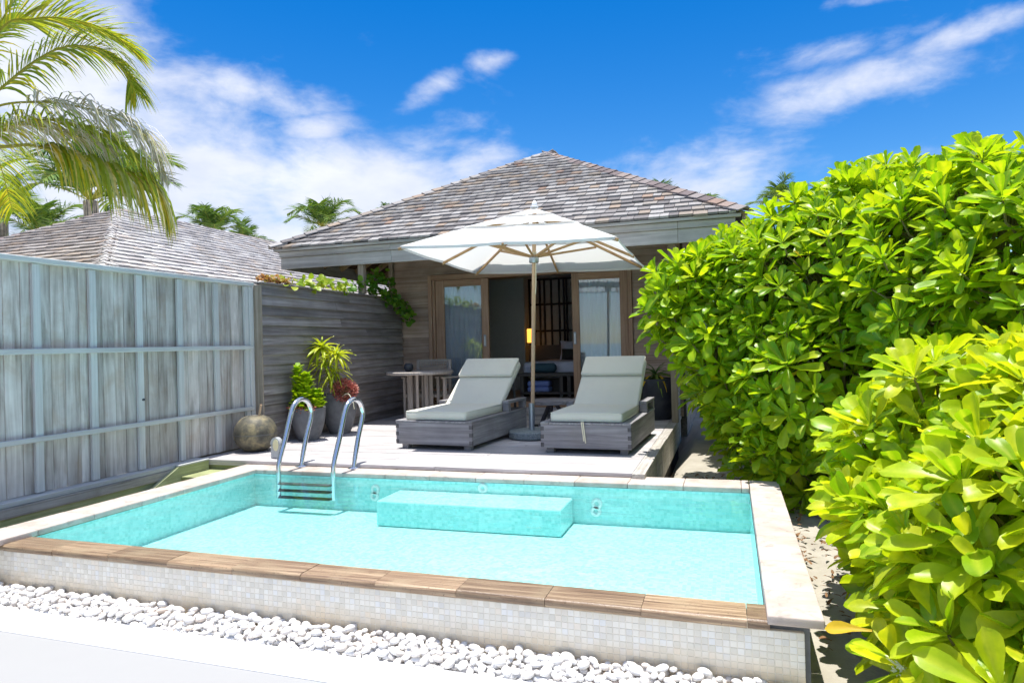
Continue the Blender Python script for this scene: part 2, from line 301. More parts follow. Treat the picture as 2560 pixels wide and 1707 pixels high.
# ------------------------------------------------------------------ mesh helpers
def cbox_geo(a, b, c=0.):
    (x0, y0, z0), (x1, y1, z1) = a, b
    if c <= 0:
        v = [(x0,y0,z0),(x1,y0,z0),(x1,y1,z0),(x0,y1,z0),(x0,y0,z1),(x1,y0,z1),(x1,y1,z1),(x0,y1,z1)]
        return v, [(0,3,2,1),(4,5,6,7),(0,1,5,4),(1,2,6,5),(2,3,7,6),(3,0,4,7)]
    key = (round(x1-x0,4), round(y1-y0,4), round(z1-z0,4), round(c,4))
    return rbox_geo(a, b, c, 1)
_rb = {}
def rbox_geo(a, b, r, seg=2):
    s = [b[i]-a[i] for i in range(3)]; key = (tuple(round(x,4) for x in s), round(r,4), seg)
    if key not in _rb:
        bm = bmesh.new(); bmesh.ops.create_cube(bm, size=1)
        for v in bm.verts: v.co = Vector((v.co.x*s[0], v.co.y*s[1], v.co.z*s[2]))
        bmesh.ops.bevel(bm, geom=list(bm.edges), offset=min(r, min(s)*.49), segments=seg, profile=.5, affect='EDGES', clamp_overlap=True)
        bm.verts.index_update(); bm.verts.ensure_lookup_table()
        _rb[key] = ([tuple(v.co) for v in bm.verts], [tuple(v.index for v in f.verts) for f in bm.faces]); bm.free()
    vv, ff = _rb[key]; ctr = [(a[i]+b[i])/2 for i in range(3)]
    return [(x+ctr[0], y+ctr[1], z+ctr[2]) for x, y, z in vv], ff
class MB:
    def __init__(s): s.v = []; s.f = []
    def add(s, v, f, mat=None):
        o = len(s.v)
        if mat is not None: v = [tuple(mat @ Vector(p)) for p in v]
        s.v += [tuple(p) for p in v]; s.f += [tuple(i+o for i in q) for q in f]; return s
    def box(s, x0, x1, y0, y1, z0, z1, c=0., mat=None): return s.add(*cbox_geo((x0,y0,z0),(x1,y1,z1),c), mat)
    def rbox(s, x0, x1, y0, y1, z0, z1, r, seg=2, mat=None): return s.add(*rbox_geo((x0,y0,z0),(x1,y1,z1),r,seg), mat)
    def tube(s, pts, r, n=8, cap=True):
        pts = [Vector(p) for p in pts]; k = len(pts); rr = r if isinstance(r, (list, tuple)) else [r]*k
        v = []; f = []; up = None
        for i, p in enumerate(pts):
            tg = (pts[min(i+1,k-1)]-pts[max(i-1,0)]).normalized()
            if up is None: up = tg.orthogonal().normalized()
            up = (up - tg*up.dot(tg)).normalized(); sd_ = tg.cross(up)
            for j in range(n):
                a = 2*math.pi*j/n; v.append(p + (up*math.cos(a)+sd_*math.sin(a))*rr[i])
        for i in range(k-1):
            for j in range(n):
                a = i*n+j; b = i*n+(j+1)%n; f.append((a, b, b+n, a+n))
        if cap: f.append(tuple(range(n-1,-1,-1))); f.append(tuple((k-1)*n+j for j in range(n)))
        return s.add(v, f)
    def bar(s, p, q, w_, h_, up=(0,0,1)):
        p = Vector(p); q = Vector(q); d_ = q-p; L = d_.length; d_.normalize(); u = Vector(up); sd_ = d_.cross(u)
        if sd_.length < 1e-4: sd_ = d_.orthogonal()
        sd_.normalize(); u = sd_.cross(d_); mm = Matrix((d_, sd_, u)).transposed().to_4x4(); mm.translation = p
        return s.add(*cbox_geo((0,-w_/2,-h_/2),(L,w_/2,h_/2), min(w_,h_)*.12), mm)
    def lathe(s, prof, c=(0,0,0), n=32, cap0=True, cap1=True):
        v = []; f = []
        for r, z in prof:
            for j in range(n):
                a = 2*math.pi*j/n; v.append((c[0]+r*math.cos(a), c[1]+r*math.sin(a), c[2]+z))
        for i in range(len(prof)-1):
            for j in range(n):
                a = i*n+j; b = i*n+(j+1)%n; f.append((a, b, b+n, a+n))
        if cap0: f.append(tuple(range(n-1,-1,-1)))
        if cap1: f.append(tuple((len(prof)-1)*n+j for j in range(n)))
        return s.add(v, f)
    def ico(s, c, r, sc=(1,1,1), sub=1, mat=None):
        bm = bmesh.new(); bmesh.ops.create_icosphere(bm, subdivisions=sub, radius=r)
        v = [(p.co.x*sc[0]+c[0], p.co.y*sc[1]+c[1], p.co.z*sc[2]+c[2]) for p in bm.verts]; bm.verts.index_update()
        f = [tuple(q.index for q in x.verts) for x in bm.faces]; bm.free(); return s.add(v, f, mat)
def link_mesh(name, me, parent=None):
    o = bpy.data.objects.new(name, me); COL.objects.link(o)
    if parent: o.parent = parent
    return o
def mesh_from(name, v, f, mat, smooth=False):
    me = bpy.data.meshes.new(name); me.from_pydata(v, [], f); me.materials.append(mat)
    if smooth: me.shade_smooth()
    me.update(); return me
OFF = {}
def P(name, mb, mat, parent=None, label=None, kind=None, smooth=False, sharp=None):
    """link a mesh; its origin goes to the middle of its bounds; coordinates are those in which the parent was authored"""
    a = np.array(mb.v, dtype=float); c = (a.min(0)+a.max(0))/2
    me = mesh_from(name, (a-c).tolist(), mb.f, mat, smooth)
    if smooth and sharp: me.set_sharp_from_angle(angle=R(sharp))
    o = link_mesh(name, me, parent)
    off = np.array(OFF[parent.name]) if parent else np.zeros(3)
    o.location = (c-off).tolist(); OFF[o.name] = tuple(c)
    if label: o['label'] = label
    if kind: o['kind'] = kind
    return o
def tag(o, label=None, cat=None, group=None, kind=None):
    if label: o['label'] = label
    if cat: o['category'] = cat
    if group: o['group'] = group
    if kind: o['kind'] = kind
    return o
def thing(name, label, cat, loc=(0,0,0), group=None, rotz=0.):
    o = bpy.data.objects.new(name, None); COL.objects.link(o); o.empty_display_size = .2
    o.location = loc; o.rotation_euler = (0,0,rotz); OFF[o.name] = tuple(loc)
    return tag(o, label, cat, group)
def inst(name, me, parent, mat4):
    """one more object that shares a mesh; mat4 in authored coordinates"""
    o = bpy.data.objects.new(name, me); COL.objects.link(o); mm = mat4.copy()
    if parent:
        o.parent = parent; mm.translation = mm.translation - Vector(OFF[parent.name])
    o.matrix_local = mm; return o
def copy_tree(o, parent=None):
    c = o.copy(); COL.objects.link(c)
    if parent: c.parent = parent
    for ch in list(o.children): copy_tree(ch, c)
    return c
def big_mesh(name, V, F, mat, attr=None, smooth=True):
    """V (n,3) float, F (m,4) int quads, fast"""
    me = bpy.data.meshes.new(name); nv, nf = len(V), len(F)
    me.vertices.add(nv); me.vertices.foreach_set('co', np.ascontiguousarray(V, dtype=np.float32).ravel())
    me.loops.add(nf*4); me.loops.foreach_set('vertex_index', np.ascontiguousarray(F, dtype=np.int32).ravel())
    me.polygons.add(nf); me.polygons.foreach_set('loop_start', np.arange(0, nf*4, 4, dtype=np.int32)); 
    me.update(calc_edges=True); me.materials.append(mat)
    if attr is not None:
        a = me.attributes.new('mid', 'FLOAT', 'POINT'); a.data.foreach_set('value', np.ascontiguousarray(attr, dtype=np.float32))
    if smooth: me.shade_smooth()
    me.validate(); return me
def many(tv, tf, mats):
    """instances of a template as one pair of arrays; mats (k,4,4)"""
    tv = np.asarray(tv, float); tf = np.asarray(tf, int); k = len(mats); n = len(tv)
    V = np.einsum('kij,nj->kni', mats[:, :3, :3], tv) + mats[:, None, :3, 3]
    F = tf[None] + (np.arange(k)*n)[:, None, None]
    return V.reshape(-1, 3), F.reshape(-1, tf.shape[1])
def rot_to(zdir, spin=0.):
    q = Vector(zdir).to_track_quat('Z', 'Y').to_matrix().to_4x4(); return q @ Matrix.Rotation(spin, 4, 'Z')
def smoothpath(pts, k=6):
    pts = [Vector(p) for p in pts]; out = []
    P_ = [2*pts[0]-pts[1]] + pts + [2*pts[-1]-pts[-2]]
    for i in range(1, len(P_)-2):
        a, b, c_, d_ = P_[i-1:i+3]
        for j in range(k):
            t_ = j/k; out.append(.5*((2*b)+(c_-a)*t_+(2*a-5*b+4*c_-d_)*t_**2+(3*b-a-3*c_+d_)*t_**3))
    out.append(pts[-1]); return out
def cam_px(p):
    v_ = Vector(p)-CAM; z_ = v_.dot(fw)
    if z_ < .1: return None
    return 1280+1704.5*v_.dot(cr)/z_, 853.5-1704.5*v_.dot(cu)/z_, z_
def in_view(p, mrg=40):
    q = cam_px(p); return q is not None and -mrg < q[0] < 2560+mrg and -mrg < q[1] < 1707+mrg
ZD = .04      # top of the deck

# ================================================================== the ground
def skew0(mb): mb.v = [(x, y+(.135-x)*.0185, z) for x, y, z in mb.v]; return mb
def ground():
    xs = sorted(set([-400,-150,-60,-30,-20,-14,-10,-8] + [round(x,3) for x in np.arange(-7,.3,.5)] + [.24,.26] + [round(x,3) for x in np.arange(.34,4,.14)] + [4.5,6,9,14,25,60,150,400]))
    ys = sorted(set([-14,-9,-5,-2,0,1,2] + [round(y,3) for y in np.arange(2.2,3.0,.2)] + [3.2,3.22] + [round(y,3) for y in np.arange(3.3,11,.14)] + [11.5,12.5,14,17,22,30,50,100,250,600]))
    v = []; f = []
    for y in ys:
        for x in xs:
            z = -.28-.10*min(1, max(0, (5.2-y)/1.8))
            if x < .25 and 3.21 < y < 12: z = -.85
            if -.66 <= x < .25 and 6.2 < y < 12: z = -.27
            if y < 3.28 and x < .4: z = -.42
            z += .018*math.sin(x*5.1+y*3.3)*math.sin(y*4.7-x*2.1) if x > .3 or x > -.7 and y > 6.2 else 0
            if y < -5: z = -.42-(-5-y)*.16
            v.append((x, y, z))
    nx = len(xs)
    for j in range(len(ys)-1):
        for i in range(nx-1): a = j*nx+i; f.append((a, a+1, a+nx+1, a+nx))
    mb = MB(); mb.add(v, f); tag(P('sand_ground', mb, M['sand'], smooth=True), 'pale coral sand ground strewn with dry leaves', kind='structure')
    s = MB(); s.add([(-900,-900,-1.3),(900,-900,-1.3),(900,-9.8,-1.3),(-900,-9.8,-1.3)], [(0,1,2,3)])
    tag(P('sea', s, M['sea']), 'blue sea beyond the beach', kind='structure')
    p = MB(); p.box(-9, .6, -1.5, 2.70, -.6, -.342); tag(P('path', skew0(p), M['paving']), 'off-white path in front of the pool', kind='structure')
    k = MB(); k.box(-9, .33, 2.703, 2.955, -.62, -.335, .006); tag(P('kerb', skew0(k), M['kerb']), 'white kerb between the path and the pebble bed', kind='structure')
ground()

# ================================================================== swimming pool
XL, XR, YF, YB = -4.62, .12, 3.366, 5.79
SKEW = .0185                      # the front edge runs a degree off square
def fy(x): return (.135-x)*SKEW
def skewed(mb): mb.v = [(x, y+fy(x), z) for x, y, z in mb.v]; return mb
pool = thing('swimming_pool', 'small plunge pool with turquoise mosaic and travertine coping', 'pool', (-2.2, 4.6, -.7))
ZF = -.365
b = MB()
x0, x1, y0, y1 = XL+.0, XR+.0, YF-.03, YB; yl = y0+fy(x0)
b.add([(x0,yl,ZF),(x1,y0,ZF),(x1,y1,ZF),(x0,y1,ZF),(x0,yl,-.052),(x1,y0,-.052),(x1,y1,-.045),(x0,y1,-.045)], [(0,1,2,3),(0,4,5,1),(1,5,6,2),(2,6,7,3),(3,7,4,0)])
P('basin', b, M['pooltile'], pool)
b = MB(); b.rbox(-2.99, -1.33, 5.33, YB-.002, ZF+.002, -.142, .012, 2); P('submerged_bench', b, M['pooltile'], pool)
b = MB(); b.box(XR+.003, .30, 3.21, 5.9, -.8, -.042); P('outer_wall', b, M['pot'], pool)
b = MB(); b.box(-5.4, .275, 3.1905, YF-.032, -.8, -.082); P('tile_backing', skewed(b), M['grout'], pool)
def stonebox(x0,x1,y0,y1,z0,z1,mat,r=.007,label=None):
    b_ = MB(); b_.rbox(x0,x1,y0,y1,z0,z1,r,2)
    o = P('coping_stone', b_, mat, pool, label=label, smooth=True, sharp=50); o.rotation_euler = (random.uniform(-.002,.002), random.uniform(-.002,.002), random.uniform(-.002,.002)); return o
g = .0012
def coping_front(x0, x1, yf, yb, zb, zt, mat, r=.018):
    pr = [(yb, zb), (yb, zt-.003), (yb-.003, zt)] + [(yf+r-r*math.sin(a), zt-r+r*math.cos(a)) for a in [i*math.pi/12 for i in range(7)]] + [(yf+r*.6-r*.6*math.sin(a), zb+r*.6+r*.6*math.cos(a)) for a in [math.pi/2+i*math.pi/6 for i in range(4)]]
    k = len(pr); b_ = MB(); cs = (.003, 0)
    b_.add([(x0, y, z) for y, z in pr]+[(x1, y, z) for y, z in pr], [tuple(range(k)), tuple(range(2*k-1, k-1, -1))]+[((i+1)%k, i, i+k, (i+1)%k+k) for i in range(k)])
    o = P('coping_stone', skewed(b_), mat, pool, smooth=True, sharp=30); o.location.z += random.uniform(-.0015,.0015); return o
jx = [-4.62] + [.061-.457*i for i in range(11)][::-1]; jx = [j for j in jx if j > -4.55]; jx = [-4.622] + jx + [.121]
for a_, c_ in zip(jx[:-1], jx[1:]):
    if c_-a_ > .05: stonebox(a_+g, c_-g, 5.775, 6.09, -.04, 0, M['coping'])
jy = [3.14, 3.474, 3.93, 4.41, 4.81, 5.25, 5.68, 6.09]
for a_, c_ in zip(jy[:-1], jy[1:]): stonebox(.124+g, .355, a_+g, c_-g, -.042, 0, M['coping'])
jy = [2.2, 2.62, 3.06, 3.5, 3.94, 4.38, 4.82, 5.26, 5.68, 6.09]
for a_, c_ in zip(jy[:-1], jy[1:]): stonebox(-4.91, -4.6, a_+g, c_-g, -.042, 0, M['coping'])
jx = [-5.35, -4.95, -4.60, -4.157, -3.69, -3.22, -2.745, -2.285, -1.818, -1.352, -.886, -.422, .042, .137]
for a_, c_ in zip(jx[:-1], jx[1:]): coping_front(a_+g, c_-g, 3.169+random.uniform(-.002,.002), YF, -.078, -.036, M['coping_wet'])
# mosaic: pieces of .036 m on the front wall; the nearest are single parts
ts = .031; tiles = []
tb, tf_ = rbox_geo((-.0146,-.003,-.0146),(.0146,.003,.0146), .0014, 1)
for i in range(int(5.66/ts)):
    for j in range(15):
        x = .262-i*ts; z = -.083-.0155-j*ts
        if x > -5.35 and z > -.46: tiles.append((x, 3.192+fy(x), z))
zz_ = [(x,y,z) for (x,y,z) in tiles]
q = [cam_px(p) for p in zz_]; order = sorted(range(len(tiles)), key=lambda i: (0 if (q[i] and q[i][0] < 2560 and q[i][1] < 1720 and q[i][0] > 0) else 1, q[i][2] if q[i] else 99))
tme = mesh_from('mosaic_tile', tb, tf_, M['mosaic'])
for i in order[:300]:
    mm = Matrix.Translation(tiles[i]) @ Euler((random.uniform(-.03,.03), 0, random.uniform(-.03,.03))).to_matrix().to_4x4(); inst('mosaic_tile', tme, pool, mm)
rest = MB()
for i in order[300:]:
    rest.add(tb, tf_, Matrix.Translation(tiles[i]) @ Euler((random.uniform(-.03,.03), 0, random.uniform(-.03,.03))).to_matrix().to_4x4())
P('mosaic_tiles', rest, M['mosaic'], pool, kind='stuff')
for (x, z) in ((-3.25,-.15),(-3.26,-.215),(-2.16,-.095),(-1.12,-.185),(-1.13,-.25)):
    b = MB(); n_ = 20; pr = [(.02,0),(.02,.012),(.042,.012),(.048,.004),(.048,0)]
    b.lathe(pr, n=n_, cap0=False, cap1=False); bm_ = Matrix.Translation((x, YB-.001, z)) @ Matrix.Rotation(R(90),4,'X'); b2 = MB(); b2.add(b.v, b.f, bm_)
    P('jet', b2, M['white'], pool, smooth=True)
wmb = MB(); n_ = 24
wmb.add([(XL-.01+(XR-XL+.02)*i/n_, YF-.02+fy(XL-.01+(XR-XL+.02)*i/n_)*(1-j/n_)+(YB-YF+.015)*j/n_, -.055) for j in range(n_+1) for i in range(n_+1)], [(j*(n_+1)+i, j*(n_+1)+i+1, (j+1)*(n_+1)+i+1, (j+1)*(n_+1)+i) for j in range(n_) for i in range(n_)])
tag(P('water', wmb, M['water'], smooth=True), 'clear turquoise pool water', kind='structure')

# pebbles
peb = []
def pebble_ok(x, y, r, L): return all((x-a)**2+(y-b_)**2 > ((r+c_)*.80)**2 for a, b_, c_, l_ in L if abs(x-a) < .1)
lay0 = []; lay1 = []
for _ in range(9000):
    x = random.uniform(-5.5, .25); y = random.uniform(2.965, 3.18); r = random.uniform(.012, .026)+(.009 if random.random() < .08 else 0)
    if pebble_ok(x, y, r, lay0[-900:] if 0 else lay0): lay0.append((x, y, r, 0))
for _ in range(2600):
    x = random.uniform(-5.5, .1); y = random.uniform(2.985, 3.165); r = random.uniform(.016, .031)
    if pebble_ok(x, y, r*1.25, lay1): lay1.append((x, y, r, 1))
for (x, y, r, l_) in lay0+lay1:
    slope = (y-2.95)*.16; y += (.135-x)*.0185
    peb.append((x, y, -.352+slope+l_*.024+random.uniform(-.004,.004), r))
pm = []
for k in range(4):
    b = MB(); b.ico((0,0,0), 1., (1.15+.12*k, .95, .62+.06*(k%2)), 2); a = np.array(b.v); a += .06*np.sin(a[:, [1,2,0]]*2.3+k); pm.append((a, b.f, mesh_from('pebble', a.tolist(), b.f, M['pebble'], True)))
order = sorted(range(len(peb)), key=lambda i: (0 if in_view(peb[i][:3], 0) else 1, -peb[i][3]/(cam_px(peb[i][:3]) or (0,0,99))[2]))
rest = MB()
for n_, i in enumerate(order):
    x, y, z, r = peb[i]; k = i % 4
    mm = Matrix.Translation((x,y,z)) @ Euler((random.uniform(-.4,.4), random.uniform(-.4,.4), random.uniform(0,6.3))).to_matrix().to_4x4() @ Matrix.Scale(r, 4)
    if n_ < 300:
        tag(inst('pebble', pm[k][2], None, mm), 'smooth white pebble in the bed along the foot of the tiled pool wall', 'pebble', 'white pebbles along the pool wall')
    else: rest.add(pm[k][0].tolist(), pm[k][1], mm)
pb = P('pebble_bed', rest, M['pebble'], kind='stuff', smooth=True); tag(pb, 'remaining small white pebbles heaped along the pool wall', 'pebbles')
b = MB(); b.box(-5.5, .3, 2.957, 3.20, -.6, -.362); tag(P('pebble_base', skewed(b), M['kerb']), 'white gravel base below the pebbles', kind='structure')

# pool ladder
ld = thing('pool_ladder', 'stainless steel pool ladder with two arched rails at the left back corner', 'ladder', (-3.92, 5.85, 0))
prof = [(6.0,-.01),(6.03,.10),(6.10,.30),(6.185,.48),(6.19,.57),(6.135,.655),(6.03,.69),(5.92,.655),(5.85,.56),(5.76,.35),(5.66,.14),(5.635,.05),(5.63,-.06),(5.63,-.23)]
for X in (-4.21, -3.60):
    b = MB(); b.tube(smoothpath([(X, y-.01, z) for y, z in prof], 5), .0245, 14); P('rail', b, M['steel'], ld, smooth=True, sharp=60)
    b = MB(); b.lathe([(.06,0),(.06,.008),(.045,.018),(.028,.024)], (X, 5.99, 0), 24); P('flange', b, M['steel'], ld, smooth=True, sharp=40)
for z in (-.085, -.15, -.215):
    b = MB(); b.rbox(-4.19, -3.62, 5.57, 5.645, z-.014, z, .005, 1); P('tread', b, M['treadmat'], ld)

# ================================================================== deck
deck = bpy.data.objects.new('deck', None); COL.objects.link(deck); deck.location = (-3.1, 8.4, 0); OFF['deck'] = (-3.1, 8.4, 0)
tag(deck, 'bleached timber deck between the pool and the villa', kind='structure')
y = 6.02; pw = .138
while y < 10.7:
    xs_ = [-5.56, -.845] if random.random() < .35 else [-5.56, random.uniform(-4.2, -2.0), -.845]
    for a_, c_ in zip(xs_[:-1], xs_[1:]):
        b = MB(); b.box(a_+.0015, c_-.0015, y+.004, y+pw-.004, .005, ZD+random.uniform(-.0015,.0015), .003); P('plank', b, M['deck'], deck)
    y += pw
ed = [5.97, 6.75, 7.35, 8.15, 9.0, 9.9, 10.7]
for a_, c_ in zip(ed[:-1], ed[1:]):
    b = MB(); b.box(-.842, -.735+random.uniform(-.006,.006), a_+.004, c_-.004, .0, ZD+.004, .004); P('edge_board', b, M['deck_y'], deck)
    nsp = 3 if a_ < 9 else 2
    for i in range(nsp):
        u, v_ = a_+(c_-a_)*i/nsp, a_+(c_-a_)*(i+1)/nsp
        b = MB(); b.box(-.765, -.742+random.uniform(-.004,.004), u+.003, v_-.003, -.34, -.003, .004); P('skirt_board', b, M['deck_y'], deck)
b = MB(); b.box(-5.55, -4.915, 6.03, 6.06, -.02, .003); P('skirt_board', b, M['deck'], deck)
b = MB(); b.box(-5.54, -4.915, 6.065, 6.10, -.8, -.022); P('skirt_board', b, M['green_x'], deck)
b = MB(); b.box(-5.5, -.78, 6.12, 10.6, -.6, -.002); P('substructure', b, M['roofbase'], deck)

# timber steps and lining of the gap between fence and pool
st = thing('timber_steps', 'green treated timber steps going down beside the fence', 'steps', (-5.2, 5.6, -.5))
b = MB(); b.add([(-5.44,6.02,.03),(-5.44,5.6,.03),(-5.44,4.9,-.30),(-5.44,4.9,-.5),(-5.44,6.02,-.5),(-5.395,6.02,.03),(-5.395,5.6,.03),(-5.395,4.9,-.30),(-5.395,4.9,-.5),(-5.395,6.02,-.5)],
    [(0,1,2,3,4),(9,8,7,6,5),(0,5,6,1),(1,6,7,2),(2,7,8,3),(3,8,9,4),(4,9,5,0)]); P('stringer', b, M['green_y'], st)
b = MB(); b.box(-5.445,-5.385,5.6,6.02,.031,.05,.004); P('stringer_cap', b, M['fence_frame_y'], st)
for i in range(3):
    b = MB(); b.box(-5.39, -4.92, 5.62-.3*i, 6.06-.3*i if i == 0 else 5.92-.3*i, -.10-.15*i, -.07-.15*i, .004); P('tread', b, M['green_x'], st)

# ================================================================== left fence
fe = thing('board_fence', 'tall weathered grey-blue board fence left of the pool', 'fence', (-5.58, 4.5, 0))
FX = -5.56
bat = [1.58, 2.11, 2.64, 3.17, 3.70, 4.235, 4.764, 5.28, 5.80, 6.335, 6.84]
for a_, c_ in zip([1.05]+bat[:-1], bat):
    ws = [random.uniform(.75,1.25) for _ in range(4)]; tot = sum(ws); u = a_
    for wi in ws:
        v_ = u+(c_-a_)*wi/tot; b = MB(); b.box(FX-.02+random.uniform(-.004,.003), FX+random.uniform(-.005,.005), u+.002, v_-.002, .055, 1.985, .003); P('board', b, M['fence_z'], fe); u = v_
for yb in bat:
    b = MB(); b.box(FX+.006, FX+.04, yb-.035, yb+.035, .06, 1.975, .004); P('batten', b, M['fence_frame_z'], fe)
b = MB(); b.ico((FX+.041, 5.30, .745), .016, (.25,1.3,.8), 2); P('knot_hole', b, M['potdark'], fe, smooth=True)
for z0, z1 in ((1.215,1.262),(.485,.530)):
    b = MB(); b.box(FX+.041, FX+.075, 1.05, 6.90, z0, z1, .005); P('rail', b, M['fence_frame_y'], fe)
b = MB(); b.box(FX-.04, FX+.07, 1.05, 6.95, 1.978, 2.025, .006); P('cap_rail', b, M['fence_frame_y'], fe)
b = MB(); b.box(FX-.03, FX+.055, 6.878, 6.95, .05, 1.977, .005); P('corner_post', b, M['fence_frame_z'], fe)
b = MB(); b.box(FX-.03, FX+.115, 1.05, 6.04, .01, .052, .005); P('ledge', b, M['fence_frame_y'], fe)
b = MB(); b.box(FX-.03, FX+.125, 1.05, 6.02, -.075, .008, .005); P('base_beam', b, M['deck_y'], fe)
for i in range(4):
    b = MB(); b.box(FX-.02, FX+.095+.004*i, 1.05, 6.02, -.075-.16*(i+1)+.003, -.077-.16*i, .006); P('lining_board', b, M['green_y'], fe)

# ================================================================== dark clad privacy wall
WX = -5.40
cw = thing('privacy_wall', 'dark weathered clapboard wall between the fence and the villa', 'wall', (-5.45, 8.9, 0))
nb = 16; z = ZD+.01; bh = (2.0-z)/nb
for i in range(nb):
    zz0 = z+i*bh; segs = [6.98, random.uniform(8.2, 9.6), 10.72]
    for a_, c_ in zip(segs[:-1], segs[1:]):
        ov = .022; b = MB(); b.add([(WX-.045,a_,zz0-.004),(WX,a_,zz0-.004),(WX-.034,a_,zz0+bh+.012),(WX-.045,a_,zz0+bh+.012),(WX-.045,c_-.003,zz0-.004),(WX+random.uniform(-.004,.004),c_-.003,zz0-.004),(WX-.034,c_-.003,zz0+bh+.012),(WX-.045,c_-.003,zz0+bh+.012)],
            [(0,1,2,3),(7,6,5,4),(1,5,6,2),(0,4,5,1),(3,2,6,7),(0,3,7,4)]); P('clapboard', b, M['clad_y'], cw)
b = MB(); b.box(-5.50, WX-.048, 6.97, 10.72, .02, 1.99); P('core', b, M['roofbase'], cw)
b = MB(); b.box(-5.51, WX-.004, 6.953, 6.978, .03, 2.0, .003); P('end_post', b, M['post'], cw)
b = MB(); b.box(-5.53, WX+.012, 6.955, 10.72, 2.012, 2.035, .004); P('cap_board', b, M['clad_y'], cw)

# ================================================================== shingle roofs
UNIT = cbox_geo((-.5,-.5,0),(.5,.5,1), 0)
def shingle_layer(roof, p0, ud, vd, bounds, vmax, e, wr, mat, nparts, th=.016, parts=True, first=0.):
    ud = Vector(ud).normalized(); vd = Vector(vd).normalized(); nd = ud.cross(vd).normalized()
    if nd.z < 0: nd = -nd
    p0 = Vector(p0); L = []; j = 0
    while j*e < vmax-.03:
        v0 = j*e-.012; u0, u1 = bounds(v0+e*.6); u = u0-random.uniform(0, wr[0])
        while u < u1:
            w_ = random.uniform(*wr); a_, c_ = max(u, u0), min(u+w_-.006, u1); u += w_
            if c_-a_ < .03: continue
            vs0 = v0+random.uniform(-.012,.012); ln = e*1.45
            c = p0+ud*((a_+c_)/2)+vd*(vs0+ln/2)+nd*(.004+random.uniform(0,.006))
            tl = .085+random.uniform(-.012,.014)       # each piece lies tilted on the course below it
            v2 = (vd-nd*tl*1.6).normalized(); n2 = ud.cross(v2).normalized()
            if n2.z < 0: n2 = -n2
            yaw = random.uniform(-.02,.02); uu = (ud+v2*yaw).normalized(); vv2 = n2.cross(uu)
            c = c + nd*(ln/2*tl*.9)
            mm = Matrix.Identity(4)
            for i in range(3): mm[i][0] = uu[i]*(c_-a_); mm[i][1] = vv2[i]*ln; mm[i][2] = n2[i]*th; mm[i][3] = c[i]
            L.append(mm)
        j += 1
    if parts:
        vis = [(0 if in_view(mm.translation) else 1, (mm.translation-CAM).length) for mm in L]; order = sorted(range(len(L)), key=lambda i: vis[i])
        me = mesh_from('shingle', UNIT[0], UNIT[1], mat)
        for i in order[:nparts]: inst('shingle', me, roof, L[i])
        L = [L[i] for i in order[nparts:]]
    return L
def join_boxes(name, L, mat, parent):
    if not L: return
    V, F = many(UNIT[0], UNIT[1], np.array([[list(r_) for r_ in mm] for mm in L])); c = (V.min(0)+V.max(0))/2
    me = big_mesh(name, V-c, F, mat, smooth=False); o = link_mesh(name, me, parent); o.location = (c-np.array(OFF[parent.name])).tolist(); OFF[o.name] = tuple(c); o['kind'] = 'stuff'; return o
def hip_caps(roof, a, b_, n_side, mat, step=.21, w_=.15):
    """bent cap pieces overlapping up a hip from a to b_"""
    a = Vector(a); b_ = Vector(b_); d_ = (b_-a); L = d_.length; d_.normalize(); sd_ = d_.cross(Vector((0,0,1))).normalized(); up = sd_.cross(d_)
    v = []; f = []; ln = step*1.35; t_ = .016
    for x, lift in ((0,.02),(ln,0)):
        for (s_, z_) in ((-w_,-n_side*w_),(0,0),(w_,-n_side*w_),(w_,-n_side*w_+t_),(0,t_),(-w_,-n_side*w_+t_)): v.append((s_, x, z_+lift))
    for i in range(6): k = (i+1) % 6; f.append((i, k, k+6, i+6))
    f += [(5,4,1,0),(4,3,2,1),(6,7,10,11),(7,8,9,10)]
    me = mesh_from('hip_cap', v, f, mat); n_ = int(L/step)
    for i in range(n_):
        c = a+d_*(i*step)+up*(.035+random.uniform(0,.006)); mm = Matrix.Identity(4)
        dd = (d_+sd_*random.uniform(-.02,.02)+up*random.uniform(-.012,.012)).normalized(); ss = dd.cross(up).normalized(); uu = ss.cross(dd)
        for k in range(3): mm[k][0] = ss[k]; mm[k][1] = dd[k]; mm[k][2] = uu[k]; mm[k][3] = c[k]
        inst('hip_cap', me, roof, mm)
def lerp(a, b_, t_): return Vector(a)*(1-t_)+Vector(b_)*t_

# ================================================================== villa
HW = 10.78
vi = thing('villa', 'timber pool villa with grey shingle hip roof and open sliding doors', 'house', (-3.2, 12, 0))
def boards(x0, x1, z0, z1, n_, y=HW, mat='clad_x', name='wall_board'):
    h_ = (z1-z0)/n_
    for i in range(n_):
        zz0 = z0+i*h_; j = random.uniform(-.003,.003); b = MB()
        b.add([(x0,y+.03,zz0+.002),(x0,y+j,zz0+.002),(x0,y+.014+j,zz0+h_+.006),(x0,y+.03,zz0+h_+.006),(x1,y+.03,zz0+.002),(x1,y+j,zz0+.002),(x1,y+.014+j,zz0+h_+.006),(x1,y+.03,zz0+h_+.006)],
            [(3,2,1,0),(4,5,6,7),(2,6,5,1),(1,5,4,0),(7,6,2,3),(4,7,3,0)]); P(name, b, M[mat], vi)
boards(-5.58, -4.935, .02, 2.415, 18); boards(-1.435, -.70, .02, 2.415, 18)
boards(-5.58, -3.1, 2.418, 3.05, 5); boards(-3.097, -.70, 2.418, 3.05, 5)
for (x0, x1) in ((-5.60,-4.94),(-1.43,-.66)):
    b = MB(); b.box(x0, x1, HW+.034, HW+.13, 0, 3.1); P('wall_core', b, M['roomdark'], vi)
b = MB(); b.box(-4.937, -1.433, HW+.034, HW+.13, 2.42, 3.1); P('wall_core', b, M['roomdark'], vi)
